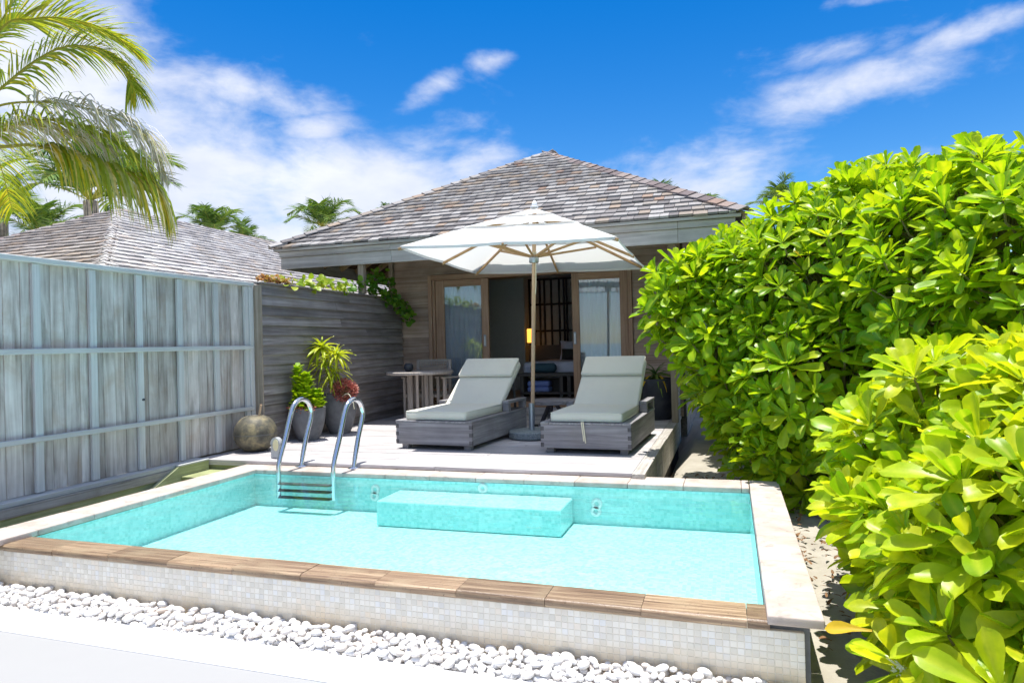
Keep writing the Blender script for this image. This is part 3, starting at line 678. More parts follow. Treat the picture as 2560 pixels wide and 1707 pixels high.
for x0, x1 in ((-5.62,-5.52),(-.76,-.66)):
    b = MB(); b.box(x0, x1, HW+.133, 17, -.3, 3.1); P('side_wall', b, M['clad_y'], vi)
b = MB(); b.box(-5.6, -.68, 17.003, 17.1, -.3, 3.1); P('rear_wall', b, M['clad_x'], vi)
# wing wall of the porch at the right
for i in range(18):
    b = MB(); z0 = ZD+.01+i*.143; b.box(-.775+random.uniform(-.003,.003), -.745, 9.90, HW-.004, z0, z0+.139, .003); P('wing_board', b, M['clad_y'], vi)
for (x0, x1, y0, y1, z0, z1) in ((-.80,-.71,9.79,9.88,ZD+.002,2.72),(-5.475,-5.375,9.36,9.455,2.04,2.66),(-5.66,-5.585,HW-.06,HW+.02,ZD,3.0)):
    b = MB(); b.box(x0,x1,y0,y1,z0,z1,.006); P('post', b, M['post'], vi)
# door frame
for x0, x1 in ((-4.93,-4.865),(-1.505,-1.44)):
    b = MB(); b.box(x0,x1,HW-.035,HW+.10,.045,2.413,.005); P('door_jamb', b, M['door_z'], vi)
b = MB(); b.box(-4.863,-1.507,HW-.032,HW+.10,2.322,2.413,.005); P('door_head', b, M['door_x'], vi)
for x0, x1 in ((-4.86,-4.815),(-1.555,-1.51)):
    b = MB(); b.box(x0,x1,HW-.01,HW+.09,.25,2.32,.004); P('inner_jamb', b, M['door_z'], vi)
b = MB(); b.box(-4.93,-1.44,HW-.10,HW+.10,.165,.248,.006); P('door_sill', b, M['door_x'], vi)
b = MB(); b.box(-5.0,-1.4,HW-.20,HW+.1,.042,.163,.006); P('step', b, M['deck'], vi)
def door(x0, x1, hx, s0, s1):
    y0, y1 = HW+.02, HW+.065; d_ = MB(); zb, zt = .252, 2.318; gb, gt = .46, 2.205
    d_.box(x0, s0, y0, y1, zb, zt, .005); d_.box(s1, x1, y0, y1, zb, zt, .005)
    dr = P('sliding_door', d_, M['door_z'], vi)
    b = MB(); b.box(s0+.001, s1-.001, y0+.002, y1-.002, gt, zt-.002, .004); P('top_rail', b, M['door_x'], dr)
    b = MB(); b.box(s0+.001, s1-.001, y0+.002, y1-.002, zb+.002, gb, .004); P('bottom_rail', b, M['door_x'], dr)
    b = MB(); b.box(s0-.004, s1+.004, y0+.018, y0+.024, gb-.004, gt+.004); P('glass', b, M['glass'], dr)
    b = MB(); b.rbox(hx-.022, hx+.022, y0-.014, y0-.001, 1.17, 1.37, .006, 1); P('handle', b, M['alu'], dr)
    b = MB(); b.rbox(hx-.010, hx+.010, y0-.018, y0-.0145, 1.19, 1.34, .003, 1); P('handle_inset', b, M['white'], dr)
door(-4.812, -3.845, -3.92, -4.655, -3.975); door(-2.415, -1.558, -2.376, -2.298, -1.64)
# roof
EL, ER, AP, RB = (-6.92,9.25,2.785), (.20,9.25,2.785), (-3.30,12.81,4.85), (-3.30,16.2,4.85)
BL_, BR_ = (-6.92,19.7,2.785), (.20,19.7,2.785)
b = MB(); b.add([EL,ER,AP,RB,BL_,BR_], [(0,1,2),(1,5,3,2),(5,4,3),(4,0,2,3)]); b.add([tuple(Vector(p)-Vector((0,0,.018))) for p in (EL,ER,AP,RB,BL_,BR_)], [(2,1,0),(2,3,5,1),(3,4,5),(3,2,0,4)])
roof = P('roof', b, M['roofbase'], vi)
vd = Vector((0, 3.56, AP[2]-EL[2])); VM = vd.length
def bd(v): t_ = v/VM; return (EL[0]*(1-t_)+AP[0]*t_)+3.36, (ER[0]*(1-t_)+AP[0]*t_)+3.36
rest = shingle_layer(roof, (-3.36, EL[1]-.03, EL[2]), (1,0,0), vd, bd, VM, .172, (.12,.20), M['shingle'], 300, .03)
vr = Vector((AP[0]-ER[0], 0, AP[2]-ER[2])); VR = vr.length
rest += shingle_layer(roof, (ER[0]+.03, 9.25, ER[2]), (0,1,0), vr, lambda v: (v/VR*3.56, 10.45-v/VR*3.5), VR, .172, (.12,.20), M['shingle'], 0, .02, False)
vl = Vector((AP[0]-EL[0], 0, AP[2]-EL[2])); VL = vl.length
rest += shingle_layer(roof, (EL[0]-.03, 9.25, EL[2]), (0,1,0), vl, lambda v: (v/VL*3.56, 10.45-v/VL*3.5), VL, .172, (.12,.20), M['shingle'], 0, .02, False)
join_boxes('shingles', rest, M['shingle'], roof)
hip_caps(roof, (EL[0]-.04, EL[1]-.04, EL[2]+.03), AP, .42, M['shingle'], .20, .13); hip_caps(roof, (ER[0]+.04, ER[1]-.04, ER[2]+.03), AP, .42, M['hipcap'], .20, .14)
b = MB(); b.box(AP[0]-.12, AP[0]+.12, 12.81, 16.2, 4.86, 4.90, .01); P('ridge_board', b, M['hipcap'], roof)
b = MB(); b.box(EL[0]+.02, ER[0]-.02, 9.215, 9.262, 2.764, 2.806, .004); P('starter_board', b, M['fascia'], vi)
for (z0, z1, y0, a, c) in ((2.672,2.762,9.268,-6.835,.11),(2.485,2.669,9.30,-6.825,.10)):
    for (x0, x1) in ((a,-4.86),(-4.857,-2.1),(-2.097,-.62),(-.617,c)):
        b = MB(); b.box(x0, x1, y0, 9.33, z0, z1, .004); P('fascia_board', b, M['fascia'], vi)
for x in (-6.83, .07):
    b = MB(); b.box(x, x+.03, 9.333, 19.5, 2.487, 2.765, .004); P('fascia_board', b, M['fence_frame_y'], vi)
sl = math.tan(R(30.06))
b = MB(); zc = lambda y: 2.70+(y-9.33)*sl
b.add([(-6.80,9.335,zc(9.335)),(.06,9.335,zc(9.335)),(-1.3,10.76,zc(10.76)),(-5.4,10.76,zc(10.76))], [(0,1,2,3)]); P('porch_ceiling', b, M['soffit'], vi)
b = MB(); zl = lambda x: 2.70+(x+6.80)*.57
b.add([(-6.80,9.34,2.70),(-5.63,10.55,zl(-5.63)),(-5.63,19,zl(-5.63)),(-6.80,19,2.70)], [(3,2,1,0)]); P('side_ceiling', b, M['soffit'], vi)
for i in range(12):
    x = -6.45+i*.57; y1 = 10.7
    if x < -5.6: y1 = 9.34+(x+6.8)*1.02+.05
    if x > -1.3: y1 = 9.34+(.06-x)*1.0-.02
    if y1 < 9.5: continue
    b = MB(); b.bar((x, 9.34, zc(9.34)-.055), (x, y1, zc(y1)-.055), .05, .10); P('rafter', b, M['rafter'], vi)
for i in range(12):
    y = 9.9+i*.55; b = MB(); x1 = min(-5.64, -6.79+(y-9.34)*.98); b.bar((-6.79, y, 2.70-.055), (x1, y, zl(x1)-.055), .05, .10); P('rafter', b, M['rafter'], vi)
b = MB(); b.box(-5.42,-.72,9.37,9.45,2.50,2.60,.006); P('beam', b, M['door_x'], vi)
# room
b = MB(); b.box(-5.5,-.78,HW+.134,16.9,.0,.25); P('floor', b, M['roomfloor'], vi)
b = MB(); b.box(-5.5,-.78,HW+.134,16.9,2.66,2.72); P('ceiling', b, M['roomwall'], vi)
b = MB(); b.box(-5.5,-.78,14.3,14.36,.25,2.66); P('room_back_wall', b, M['roomwall'], vi)
b = MB(); b.box(-4.62,-4.56,HW+.75,12.7,.25,2.66); P('room_side_wall', b, M['roomdark'], vi)
b = MB(); b.box(-5.4,-4.03,13.5,13.56,.25,2.55); P('room_partition', b, M['roomwall'], vi)
# lattice of dark slats behind the bed
la = thing('slatted_headboard_screen', 'black timber lattice screen on the wall behind the bed', 'screen', (-2.6, 13.95, .25))
for x in (-4.03,-3.93,-3.80,-3.70,-3.55,-3.38,-3.28,-3.22,-3.06,-2.96,-2.88,-2.7,-2.52,-2.4,-2.31,-2.1,-1.95,-1.86,-1.6):
    b = MB(); b.box(x-.018,x+.018,13.9,13.94,1.0,2.55); P('slat', b, M['black'], la)
for z in (1.46,2.02,2.55):
    b = MB(); b.box(-4.06,-1.5,13.942,13.97,z-.018,z+.018); P('cross_bar', b, M['black'], la)
b = MB(); b.box(-4.06,-1.5,13.86,13.897,.25,1.16); P('headboard_panel', b, M['roomdark'], la)
lp = thing('wall_lamp', 'small glowing amber wall lamp beside the bed', 'lamp', (-3.97, 13.75, 1.35))
b = MB(); b.lathe([(.075,0),(.08,.02),(.08,.27),(.075,.29)], (-3.97,13.75,1.22), 20); P('lamp_shade', b, M['lamp'], lp, smooth=True, sharp=40)
b = MB(); b.box(-3.99,-3.95,13.8,13.895,1.3,1.42); P('bracket', b, M['black'], lp)
bdm = thing('bed', 'white made bed with low dark base inside the villa', 'bed', (-2.6, 12.9, .25))
b = MB(); b.rbox(-3.60,-1.45,12.05,13.8,.30,.56,.02,1); P('bed_base', b, M['roomdark'], bdm)
b = MB(); b.rbox(-3.64,-1.42,12.0,13.82,.562,.86,.07,3); P('mattress', b, M['sheet'], bdm, smooth=True)
def pillow(nm, label, x0, x1, y, z0, z1, th, mat, grp=None, lean=.25, cat='pillow'):
    o = MB(); n_ = 10; v = []; f = []
    for s_ in (-1, 1):
        for j in range(n_+1):
            for i in range(n_+1):
                u = i/n_*2-1; q_ = j/n_*2-1; bul = ((1-u**4)*(1-q_**4))**.6; pin = 1-.06*(1-abs(u)**2)*abs(q_)**3-.06*(1-abs(q_)**2)*abs(u)**3
                zz = (q_*pin+1)/2; v.append(((x0+x1)/2+u*pin*(x1-x0)/2, y+s_*th/2*bul+zz*(z1-z0)*lean, z0+zz*(z1-z0)))
    k = (n_+1)**2
    for s_ in (0, 1):
        for j in range(n_):
            for i in range(n_): a = s_*k+j*(n_+1)+i; q_ = (a, a+1, a+n_+2, a+n_+1); f.append(q_ if s_ == 0 else q_[::-1])
    o.add(v, f); return tag(P(nm, o, mat, smooth=True), label, cat, grp)
pillow('pillow', 'large white pillow propped against the headboard of the bed', -3.30,-2.55,13.50,.85,1.24,.16,M['sheet'])
pillow('cushion', 'small charcoal oblong cushion leaning on the white pillow on the bed', -3.22,-2.78,13.30,.855,1.08,.12,M['cushion'], cat='cushion')
b = MB(); b.tube([(-3.42,11.82,.76),(-3.38,11.82,.76),(-3.0,11.82,.76),(-2.96,11.82,.76)], [.05,.085,.085,.05], 16); tag(P('bolster', b, M['teal'], smooth=True, sharp=60), 'dark teal round bolster on the bench at the bed end', 'bolster')
bn = thing('bed_bench', 'dark slatted bench with a lower shelf at the bed end', 'bench', (-2.6, 11.8, .25))
b = MB(); b.box(-3.62,-1.6,11.62,11.98,.615,.672,.006); P('bench_top', b, M['roomdark'], bn)
b = MB(); b.box(-3.58,-1.64,11.64,11.96,.30,.335,.006); P('shelf', b, M['roomdark'], bn)
for x in (-3.58,-2.86,-2.72,-1.7):
    b = MB(); b.box(x,x+.06,11.64,11.96,.251,.614,.005); P('leg', b, M['roomdark'], bn)
for k, (x0, x1) in enumerate(((-3.46,-3.06),(-2.98,-2.80+.0),(-2.60,-2.2))):
    if k == 1: continue
    b = MB(); b.rbox(x0,x1,11.66,11.94,.337,.43,.03,2); b.rbox(x0,x1,11.66,11.94,.432,.53,.03,2)
    tag(P('folded_towels', b, M['towel'], smooth=True), ('stack of folded blue towels at the left end of the bench shelf','stack of folded blue towels at the right of the bench shelf')[k//2], 'towels', 'folded towels on the bench shelf')
# sheer curtains
for (x0, x1, lb) in ((-4.80,-4.02,'sheer pale curtain hanging behind the left glass door'),(-2.36,-1.56,'sheer pale curtain hanging behind the right glass door')):
    n_ = 64; v = []; f = []; ph = random.uniform(0, 6)
    for z in (.27, 1.0, 2.3):
        for i in range(n_+1):
            x = x0+(x1-x0)*i/n_; v.append((x, HW+.125+.022*math.sin(i*.85+ph+.3*math.sin(i*.31))*(1 if z < 2 else .7), z))
    for j in range(2):
        for i in range(n_): a = j*(n_+1)+i; f.append((a,a+1,a+n_+2,a+n_+1))
    b = MB(); b.add(v, f); tag(P('curtain', b, M['curtain'], smooth=True), lb, 'curtain', 'sheer curtains of the villa')

# ================================================================== neighbouring house
NA, NRB = (-10.0,9.16,3.65), (-10.0,27,3.65); nh = 3.05; nz = 3.65-nh*math.tan(R(27)); NE = 9.16-nh
ne = thing('neighbour_house', 'neighbouring house with long bleached shingle hip roof behind the fence', 'house', (-10, 18, 0))
b = MB(); b.box(-12.5,-7.5,NE+.5,29,-.3,nz+.05); P('wall', b, M['clad_x'], ne)
c4 = [(-10-nh,NE,nz),(-10+nh,NE,nz),NA,NRB,(-10-nh,30,nz),(-10+nh,30,nz)]
b = MB(); b.add(c4, [(0,1,2),(1,5,3,2),(5,4,3),(4,0,2,3)]); b.add([tuple(Vector(p)-Vector((0,0,.08))) for p in c4], [(2,1,0),(2,3,5,1),(3,4,5),(3,2,0,4)]); nroof = P('roof', b, M['roofbase'], ne)
vN = Vector((-nh,0,3.65-nz)); VN = vN.length
rest = shingle_layer(nroof, (-10+nh+.03, NE, nz), (0,1,0), vN, lambda v: (v/VN*nh, 23.8-v/VN*nh), VN, .165, (.12,.2), M['shingle2'], 150, .034)
join_boxes('side_shingles', rest, M['shingle2'], nroof)
vF = Vector((0,nh,3.65-nz))
rest = shingle_layer(nroof, (-10, NE-.03, nz), (1,0,0), vF, lambda v: (-nh*(1-v/VN), nh*(1-v/VN)), VN, .165, (.12,.2), M['shingle3'], 150, .03)
join_boxes('front_shingles', rest, M['shingle3'], nroof)
hip_caps(nroof, c4[1], NA, .42, M['shingle2'], .16, .2); hip_caps(nroof, c4[0], NA, .42, M['hipcap'], .2, .14); hip_caps(nroof, NA, (-10,27,3.65), .42, M['hipcap'], .25, .12)

# ================================================================== loungers
def make_lounger():
    t = thing('sun_lounger', '', 'sun lounger'); W2, LN = .48, 1.66; z0, z1 = .055, .30
    b = MB(); b.box(-W2, W2, 0, .03, z0, z1, .003); P('front_board', b, M['lounge_x'], t)
    b = MB(); b.box(-W2, W2, LN-.03, LN, z0, z1, .003); P('back_board', b, M['lounge_x'], t)
    for s_ in (-1, 1):
        b = MB(); b.box(*sorted((s_*W2, s_*(W2-.03))), .031, LN-.031, z0, z1, .003); P('side_board', b, M['lounge_y'], t)
        b = MB()
        for k in range(3): b.box(*sorted((s_*(W2+.002), s_*(W2-.034))), -.003, .029, z0+.012+k*.085, z0+.055+k*.085)
        P('finger_joints', b, M['lounge_dark'], t)
        b = MB(); b.box(*sorted((s_*(W2+.006), s_*(W2-.09))), -.004, LN+.004, z1+.001, z1+.026, .004); P('rim_board', b, M['lounge_y'], t)
        for y in (.05, LN-.12):
            b = MB(); b.box(*sorted((s_*(W2-.045), s_*(W2-.125))), y, y+.08, 0, z0+.03, .004); P('leg', b, M['lounge_x'], t)
        b = MB(); b.box(*sorted((s_*(W2+.004), s_*(W2-.085))), 1.05, LN+.003, .425, .46, .004); arm = P('armrest', b, M['lounge_y'], t)
        for y in (1.055, LN-.075):
            b = MB(); b.box(*sorted((s_*(W2+.001), s_*(W2-.08))), y, y+.07, z1+.027, .424, .003); P('arm_support', b, M['lounge_x'], arm)
    b = MB(); b.box(-W2+.092, W2-.092, 0.001, LN-.002, z1+.002, z1+.022, .003); P('slat_bed', b, M['lounge_y'], t)
    b = MB(); b.rbox(-.388, .388, .045, 1.10, .327, .425, .030, 3); mt_ = P('mattress', b, M['fabric'], t, smooth=True)
    for z in (.335, .417):
        q_ = .383; b = MB(); b.tube([(-q_+.02,.05,z),(q_-.02,.05,z),(q_,.07,z),(q_,1.08,z),(q_-.02,1.098,z),(-q_+.02,1.098,z),(-q_,1.08,z),(-q_,.07,z),(-q_+.02,.05,z)], .0055, 6); P('piping', b, M['fabric'], mt_, smooth=True)
    ang = R(37); mm = Matrix.Translation((0, 1.06, .335)) @ Matrix.Rotation(ang, 4, 'X')
    b = MB(); b.rbox(-.388, .388, .0, .88, .0, .095, .030, 3, mm); P('backrest_cushion', b, M['fabric'], t, smooth=True)
    b = MB(); b.rbox(-.386, .386, .53, .885, .097, .145, .022, 3, mm); P('headrest', b, M['fabric'], t, smooth=True)
    b = MB(); b.box(-.36, .36, .02, .86, -.03, -.004, .004, mm); P('backrest_frame', b, M['lounge_y'], t)
    for s_ in (-1, 1):
        b = MB(); p_ = mm @ Vector((s_*.34,.62,-.03)); b.bar(p_, (s_*.34, 1.62, .33), .03, .02); P('strut', b, M['lounge_dark'], t)
    return t
L1 = make_lounger()
L2 = copy_tree(L1)
L1.location = (-3.185, 6.995, ZD); L1.rotation_euler = (0,0,R(-4.6)); L2.location = (-1.455, 6.965, ZD); L2.rotation_euler = (0,0,R(-2.2))
tag(L1, 'sun lounger on the left of the umbrella pole, nearer the dining table', group='sun loungers under the umbrella')
tag(L2, 'sun lounger on the right of the umbrella pole, cord ties hanging from its cushion', group='sun loungers under the umbrella')
b = MB()
for dx, ln in ((-.012,.20),(.006,.22)): b.bar((dx-.02,-.012,.335),(dx+.002,-.010,.335-ln),.012,.004,(0,1,0))
OFF[L2.name] = (0,0,0); P('tie_cord', b, M['cord'], L2)

# ================================================================== umbrella
UX, UY = -2.34, 8.06; LX, LY = .028, .026
um = thing('umbrella', 'big square white canvas umbrella on a timber pole with granite base', 'umbrella', (UX, UY, ZD))
def lean(x, y, z): return (UX+x+LX*(z-ZD), UY+y+LY*(z-ZD), z-LX*x-LY*y)
b = MB(); b.lathe([(.25,0),(.285,.015),(.29,.03),(.29,.085),(.28,.097),(.2,.101)], (UX,UY,ZD+.001), 48); P('base', b, M['granite'], um, smooth=True, sharp=35)
b = MB(); b.lathe([(.036,.10),(.036,.425),(.028,.43)], (UX,UY,ZD), 20); P('sleeve', b, M['alu'], um, smooth=True, sharp=40)
b = MB(); b.tube([(UX+.036,UY-.02,.2),(UX+.085,UY-.02,.2)], .012, 8); P('lock_screw', b, M['black'], um)
b = MB(); b.tube([lean(0,0,.44), lean(0,0,1.5), lean(0,0,2.84)], .0245, 16); P('pole', b, M['teak_z'], um, smooth=True, sharp=60)
def lathe_at(prof, z): bb = MB(); bb.lathe(prof, (0,0,0), 24); bb.v = [lean(x, y, zz+z) for x, y, zz in bb.v]; return bb
P('lower_hub', lathe_at([(.026,0),(.055,.0),(.06,.01),(.06,.062),(.045,.07),(.026,.07)], 2.195), M['alu'], um, smooth=True, sharp=40)
P('finial', lathe_at([(.05,0),(.052,.015),(.036,.022),(.034,.05),(.024,.075),(.008,.095)], 2.875), M['white'], um, smooth=True, sharp=60)
HALF = 1.215; ZE, ZA = 2.262, 2.872
def can(t_, a):       # t_ 0..1 from apex to rim, a angle
    k = 1/max(abs(math.cos(a)), abs(math.sin(a))); r_ = t_*HALF*k
    z = ZA-(ZA-ZE)*t_
    sag = .022*t_*abs(math.sin(4*a))*(1 if t_ < .99 else .6); return r_*math.cos(a), r_*math.sin(a), z-sag
def tier(t0, t1, lift, n_=96, m_=7):
    v = []; f = []
    for j in range(m_+1):
        q_ = j/m_; t_ = t0+(t1-t0)*q_
        for i in range(n_):
            a = 2*math.pi*i/n_; x, y, z = can(t_, a); z += lift*(q_**2)*(.25+.75*abs(math.sin(4*a))**.7)+ (.004 if lift else 0); v.append(lean(x, y, z))
    for j in range(m_):
        for i in range(n_): k = (i+1) % n_; f.append((j*n_+i, (j+1)*n_+i, (j+1)*n_+k, j*n_+k))
    bb = MB(); bb.add(v, f); return bb
cano = P('canopy', tier(.50,1.0,0), M['canvas'], um, smooth=True)
P('upper_vent', tier(.005,.26,.03), M['canvas'], cano, smooth=True); P('middle_vent', tier(.22,.56,.042), M['canvas'], cano, smooth=True)
n_ = 96; v = [lean(*can(1.0,2*math.pi*i/n_)) for i in range(n_)]+[tuple(Vector(lean(*can(1.0,2*math.pi*i/n_)))-Vector((0,0,.03))) for i in range(n_)]
b = MB(); b.add(v, [(i,(i+1)%n_,(i+1)%n_+n_,i+n_) for i in range(n_)]); P('hem', b, M['canvas'], cano, smooth=True)
for k in range(8):
    a = k*math.pi/4; p0 = (.03*math.cos(a), .03*math.sin(a), ZA-.10); x, y, z = can(1.012, a); p1 = (x, y, z-.03)
    b = MB(); b.bar(lean(*p0), lean(*p1), .022, .032); rb = P('rib', b, M['teak'], um)
    x, y, z = can(.55, a); xx = p0[0]+(p1[0]-p0[0])*.52; yy = p0[1]+(p1[1]-p0[1])*.52; zz = p0[2]+(p1[2]-p0[2])*.52
    b = MB(); b.bar(lean(.05*math.cos(a), .05*math.sin(a), 2.275), lean(xx, yy, zz-.025), .020, .028); P('strut', b, M['teak'], um)
b = MB(); b.tube(smoothpath([lean(.03,-.02,2.30), lean(.032,-.03,2.2), lean(.036,-.03,1.95), lean(.028,-.02,1.8)], 4), .006, 6)
for z in (2.30,2.312,2.324): b.tube([lean(.03*math.cos(q_), .03*math.sin(q_), z+.004*math.sin(q_)) for q_ in np.linspace(0,6.28,16)], .005, 5)
P('pull_cord', b, M['cord'], um, smooth=True)

# ================================================================== patio furniture
tb_ = thing('dining_table', 'round weathered timber dining table on a slatted pedestal', 'table', (-4.56, 9.58, ZD))
TX, TY = -4.56, 9.58
b = MB(); b.lathe([(.50,0),(.515,.008),(.515,.038),(.50,.046)], (TX,TY,ZD+.735), 56); P('table_top', b, M['table'], tb_, smooth=True, sharp=35)
for k in range(8):
    a = k*math.pi/4+.2; x, y = TX+.17*math.cos(a), TY+.17*math.sin(a); b = MB(); b.box(-.028,.028,-.018,.018,ZD+.02,ZD+.733,.004, Matrix.Translation((x,y,0)) @ Matrix.Rotation(a,4,'Z')); P('leg', b, M['table'], tb_)
b = MB(); b.lathe([(.24,0),(.26,.01),(.26,.03),(.24,.04)], (TX,TY,ZD+.001), 32); P('foot_ring', b, M['table'], tb_)
def chair():
    t = thing('patio_chair', '', 'chair'); w_ = .28
    for s_ in (-1, 1):
        b = MB(); b.box(s_*w_-.022, s_*w_+.022, -.28, -.235, 0, .66, .004); P('leg', b, M['table'], t)
        b = MB(); b.bar((s_*w_,.25,0),(s_*w_,.31,.94),.045,.04,(0,1,0)); P('leg', b, M['table'], t)
        b = MB(); b.box(s_*w_-.035, s_*w_+.035, -.31, .25, .661, .685, .004); P('armrest', b, M['table'], t)
        b = MB(); b.box(s_*w_-.015, s_*w_+.015, -.234, .24, .36, .41, .003); P('side_rail', b, M['table'], t)
    b = MB(); b.box(-w_+.02, w_-.02, -.275, -.24, .36, .41, .003); P('front_rail', b, M['table'], t)
    b = MB(); n_ = 10
    for i in range(n_): x = -w_+.03+(2*w_-.06)*i/(n_-1); b.box(x-.021, x+.021, -.24, .25, .405, .418)
    for i in range(9): y = -.22+.45*i/8; b.box(-w_+.02, w_-.02, y-.018, y+.018, .419, .425)
    P('woven_seat', b, M['weave'], t)
    b = MB(); 
    for i in range(18): x = -w_+.025+(2*w_-.05)*i/17; b.bar((x,.283,.55),(x,.312,.93),.012,.01,(0,1,0))
    for i in range(9): z = .56+.045*i; y = .283+.029*(z-.55)/.38; b.box(-w_+.01, w_-.01, y-.008, y+.008, z-.008-(.014 if i in (0,8) else 0), z+.008+(.014 if i in (0,8) else 0))
    P('woven_back', b, M['weave'], t)
    return t
C1 = chair(); C2 = copy_tree(C1)
C1.location = (-4.64, 10.02, ZD); C1.rotation_euler = (0,0,R(3)); C2.location = (-3.80, 9.72, ZD); C2.rotation_euler = (0,0,R(-28))
tag(C1, 'woven patio chair behind the round table, in front of the left glass door', group='woven patio chairs'); tag(C2, 'woven patio chair partly hidden by the left sun lounger', group='woven patio chairs')
pillow('cushion', 'taupe cushion on the woven chair behind the table', -4.86,-4.44,10.16,.50,.88,.10,M['taupe'], 'chair cushions', .1, 'cushion')
pillow('cushion', 'taupe cushion on the woven chair half hidden by the lounger', -3.90,-3.50,9.86,.50,.86,.10,M['taupe'], 'chair cushions', .1, 'cushion')
b = MB(); b.lathe([(.03,0),(.06,.015),(.075,.06),(.068,.10),(.045,.125),(.03,.125),(.03,.11)], (-4.66,9.40,ZD+.783), 24, True, False); tag(P('bowl', b, M['potdark'], smooth=True), 'small round black bowl on the round dining table', 'bowl')
sx_, sy_ = -2.39, 9.28
sd2 = thing('side_table', 'low round weathered timber side table between the two loungers', 'side table', (sx_, sy_, ZD))
b = MB(); b.lathe([(.29,0),(.305,.01),(.305,.05),(.29,.06)], (sx_,sy_,ZD+.31), 40); P('table_top', b, M['lounge_x'], sd2, smooth=True, sharp=35)
for k in range(3):
    a = k*2.094+.5; b = MB(); b.bar((sx_+.24*math.cos(a),sy_+.24*math.sin(a),ZD),(sx_+.05*math.cos(a),sy_+.05*math.sin(a),ZD+.309),.05,.05); P('leg', b, M['lounge_dark'], sd2)

# ================================================================== jars and pots
jr = thing('stone_jar', 'round mossy brown stone jar on the deck beside the fence', 'jar', (-5.19, 6.62, ZD))
JX, JY = -5.26, 6.62; b = MB(); pr = []
for i in range(25):
    a = -1.25+2.42*i/24; pr.append((.240*math.cos(a)**.85, .205+.215*math.sin(a)*1.0))
pr += [(pr[-1][0]-.02, pr[-1][1]+.004),(pr[-1][0]-.03,pr[-1][1]-.02),(.10,.30),(.02,.2)]
b.lathe(pr, (JX,JY,ZD), 48, True, True); P('jar_body', b, M['jar'], jr, smooth=True)
b = MB(); b.lathe([(.2365,-.006),(.2425,0),(.2365,.006)], (JX,JY,ZD+.20), 48, False, False); P('seam', b, M['pot'], jr, smooth=True)
b = MB(); b.tube([(JX+.02,JY,ZD+.24),(JX+.085,JY,ZD+.535)], .013, 10); tag(P('ladle_handle', b, M['teak_z'], smooth=True, sharp=60), 'pale wooden ladle handle sticking out of the stone jar', 'ladle')
def pot(name, label, x, y, r, h, mat, bottom=.55, grp=None):
    t = thing(name, label, 'planter', (x, y, ZD), grp); b = MB(); n_ = 12; pr = []
    for i in range(n_+1): q_ = i/n_; pr.append((r*(bottom+(1-bottom)*math.sin(q_*math.pi/2)**.8), h*q_))
    pr += [(r-.03,h),(r-.03,h-.05)]; b.lathe([(r*bottom*.6,0)]+pr, (x,y,ZD), 40, True, False); P('pot', b, mat, t, smooth=True, sharp=40)
    b = MB(); b.lathe([(.001,0),(r-.028,0)], (x,y,ZD+h-.045), 32, False, False); P('soil', b, M['soil'], t); return t
PA, PB, PC = (-5.165,7.52), (-5.13,8.20), (-1.06,10.28)
pot('planter', 'smaller grey concrete planter with lime green foliage by the clad wall', *PA, .222, .415, M['pot'], .55, 'concrete planters by the clad wall')
pot('planter', 'taller grey concrete planter with strap-leaf plant by the clad wall', *PB, .245, .545, M['pot'], .55, 'concrete planters by the clad wall')
pot('planter', 'big dark planter in the shaded porch corner beside the right post', *PC, .30, .60, M['potdark'], .7)
bo = thing('bollard_light', 'short grey deck light with cream lens beside the pool ladder', 'light', (-4.66,6.2,ZD))
BX, BY = -4.66, 6.20
b = MB(); b.rbox(-.058,.058,-.03,.03,0,.15,.008,1)
n_ = 18; v = []
for y in (-.03,.03): v += [(.058*math.cos(math.pi*i/n_), y, .15+.075*math.sin(math.pi*i/n_)) for i in range(n_+1)]
b.add(v, [tuple(range(n_+1))[::-1], tuple(range(n_+1,2*n_+2))]+[(i,i+1,i+n_+2,i+n_+1) for i in range(n_)]); b.v = [(x+BX,y+BY,z+ZD) for x,y,z in b.v]; P('housing', b, M['lampgrey'], bo)
b = MB(); n_ = 16; b.add([(BX+.012+.034*math.cos(2*math.pi*i/n_), BY-.036, ZD+.145+.062*math.sin(2*math.pi*i/n_)) for i in range(n_)]+[(BX+.012+.034*math.cos(2*math.pi*i/n_), BY-.028, ZD+.145+.062*math.sin(2*math.pi*i/n_)) for i in range(n_)], [tuple(range(n_))[::-1]]+[((i+1)%n_,i,i+n_,(i+1)%n_+n_) for i in range(n_)]); P('lens', b, M['lampcream'], bo)

# ================================================================== foliage
def leaf_geo(width=.38, curve=.18, cup=.12, nl=6, prof=None, nx=4):
    prof = prof or [(0,.10),(.2,.30),(.42,.62),(.64,.93),(.80,1.0),(.91,.92),(.97,.70),(1,.36)]
    v = []; f = []; mid = []
    for y, wq in prof:
        for i in range(nx+1):
            u = i/nx*2-1; x = u*wq*width/2
            v.append((x, y-.04*abs(u)*(y > .9), -curve*y*y + cup*abs(u)*wq*width + .014*math.sin(9*y+2*u)*(.3+abs(u)))); mid.append(max(0, 1-abs(u)*2.2)*(1-.5*y))
    for j in range(len(prof)-1):
        for i in range(nx): a = j*(nx+1)+i; f.append((a, a+1, a+nx+2, a+nx+1))
    return np.array(v), np.array(f), np.array(mid)
LEAFS = [leaf_geo(.36,.05,.26), leaf_geo(.33,.18,.20), leaf_geo(.38,-.14,.30), leaf_geo(.35,.34,.14)]
STRAP = leaf_geo(.17,.55,.3, prof=[(0,.6),(.2,.95),(.45,1.),(.7,.75),(.88,.4),(1,.06)], nx=2)
STRAP2 = leaf_geo(.12,.9,.3, prof=[(0,.6),(.2,.95),(.45,1.),(.7,.75),(.88,.4),(1,.06)], nx=2)
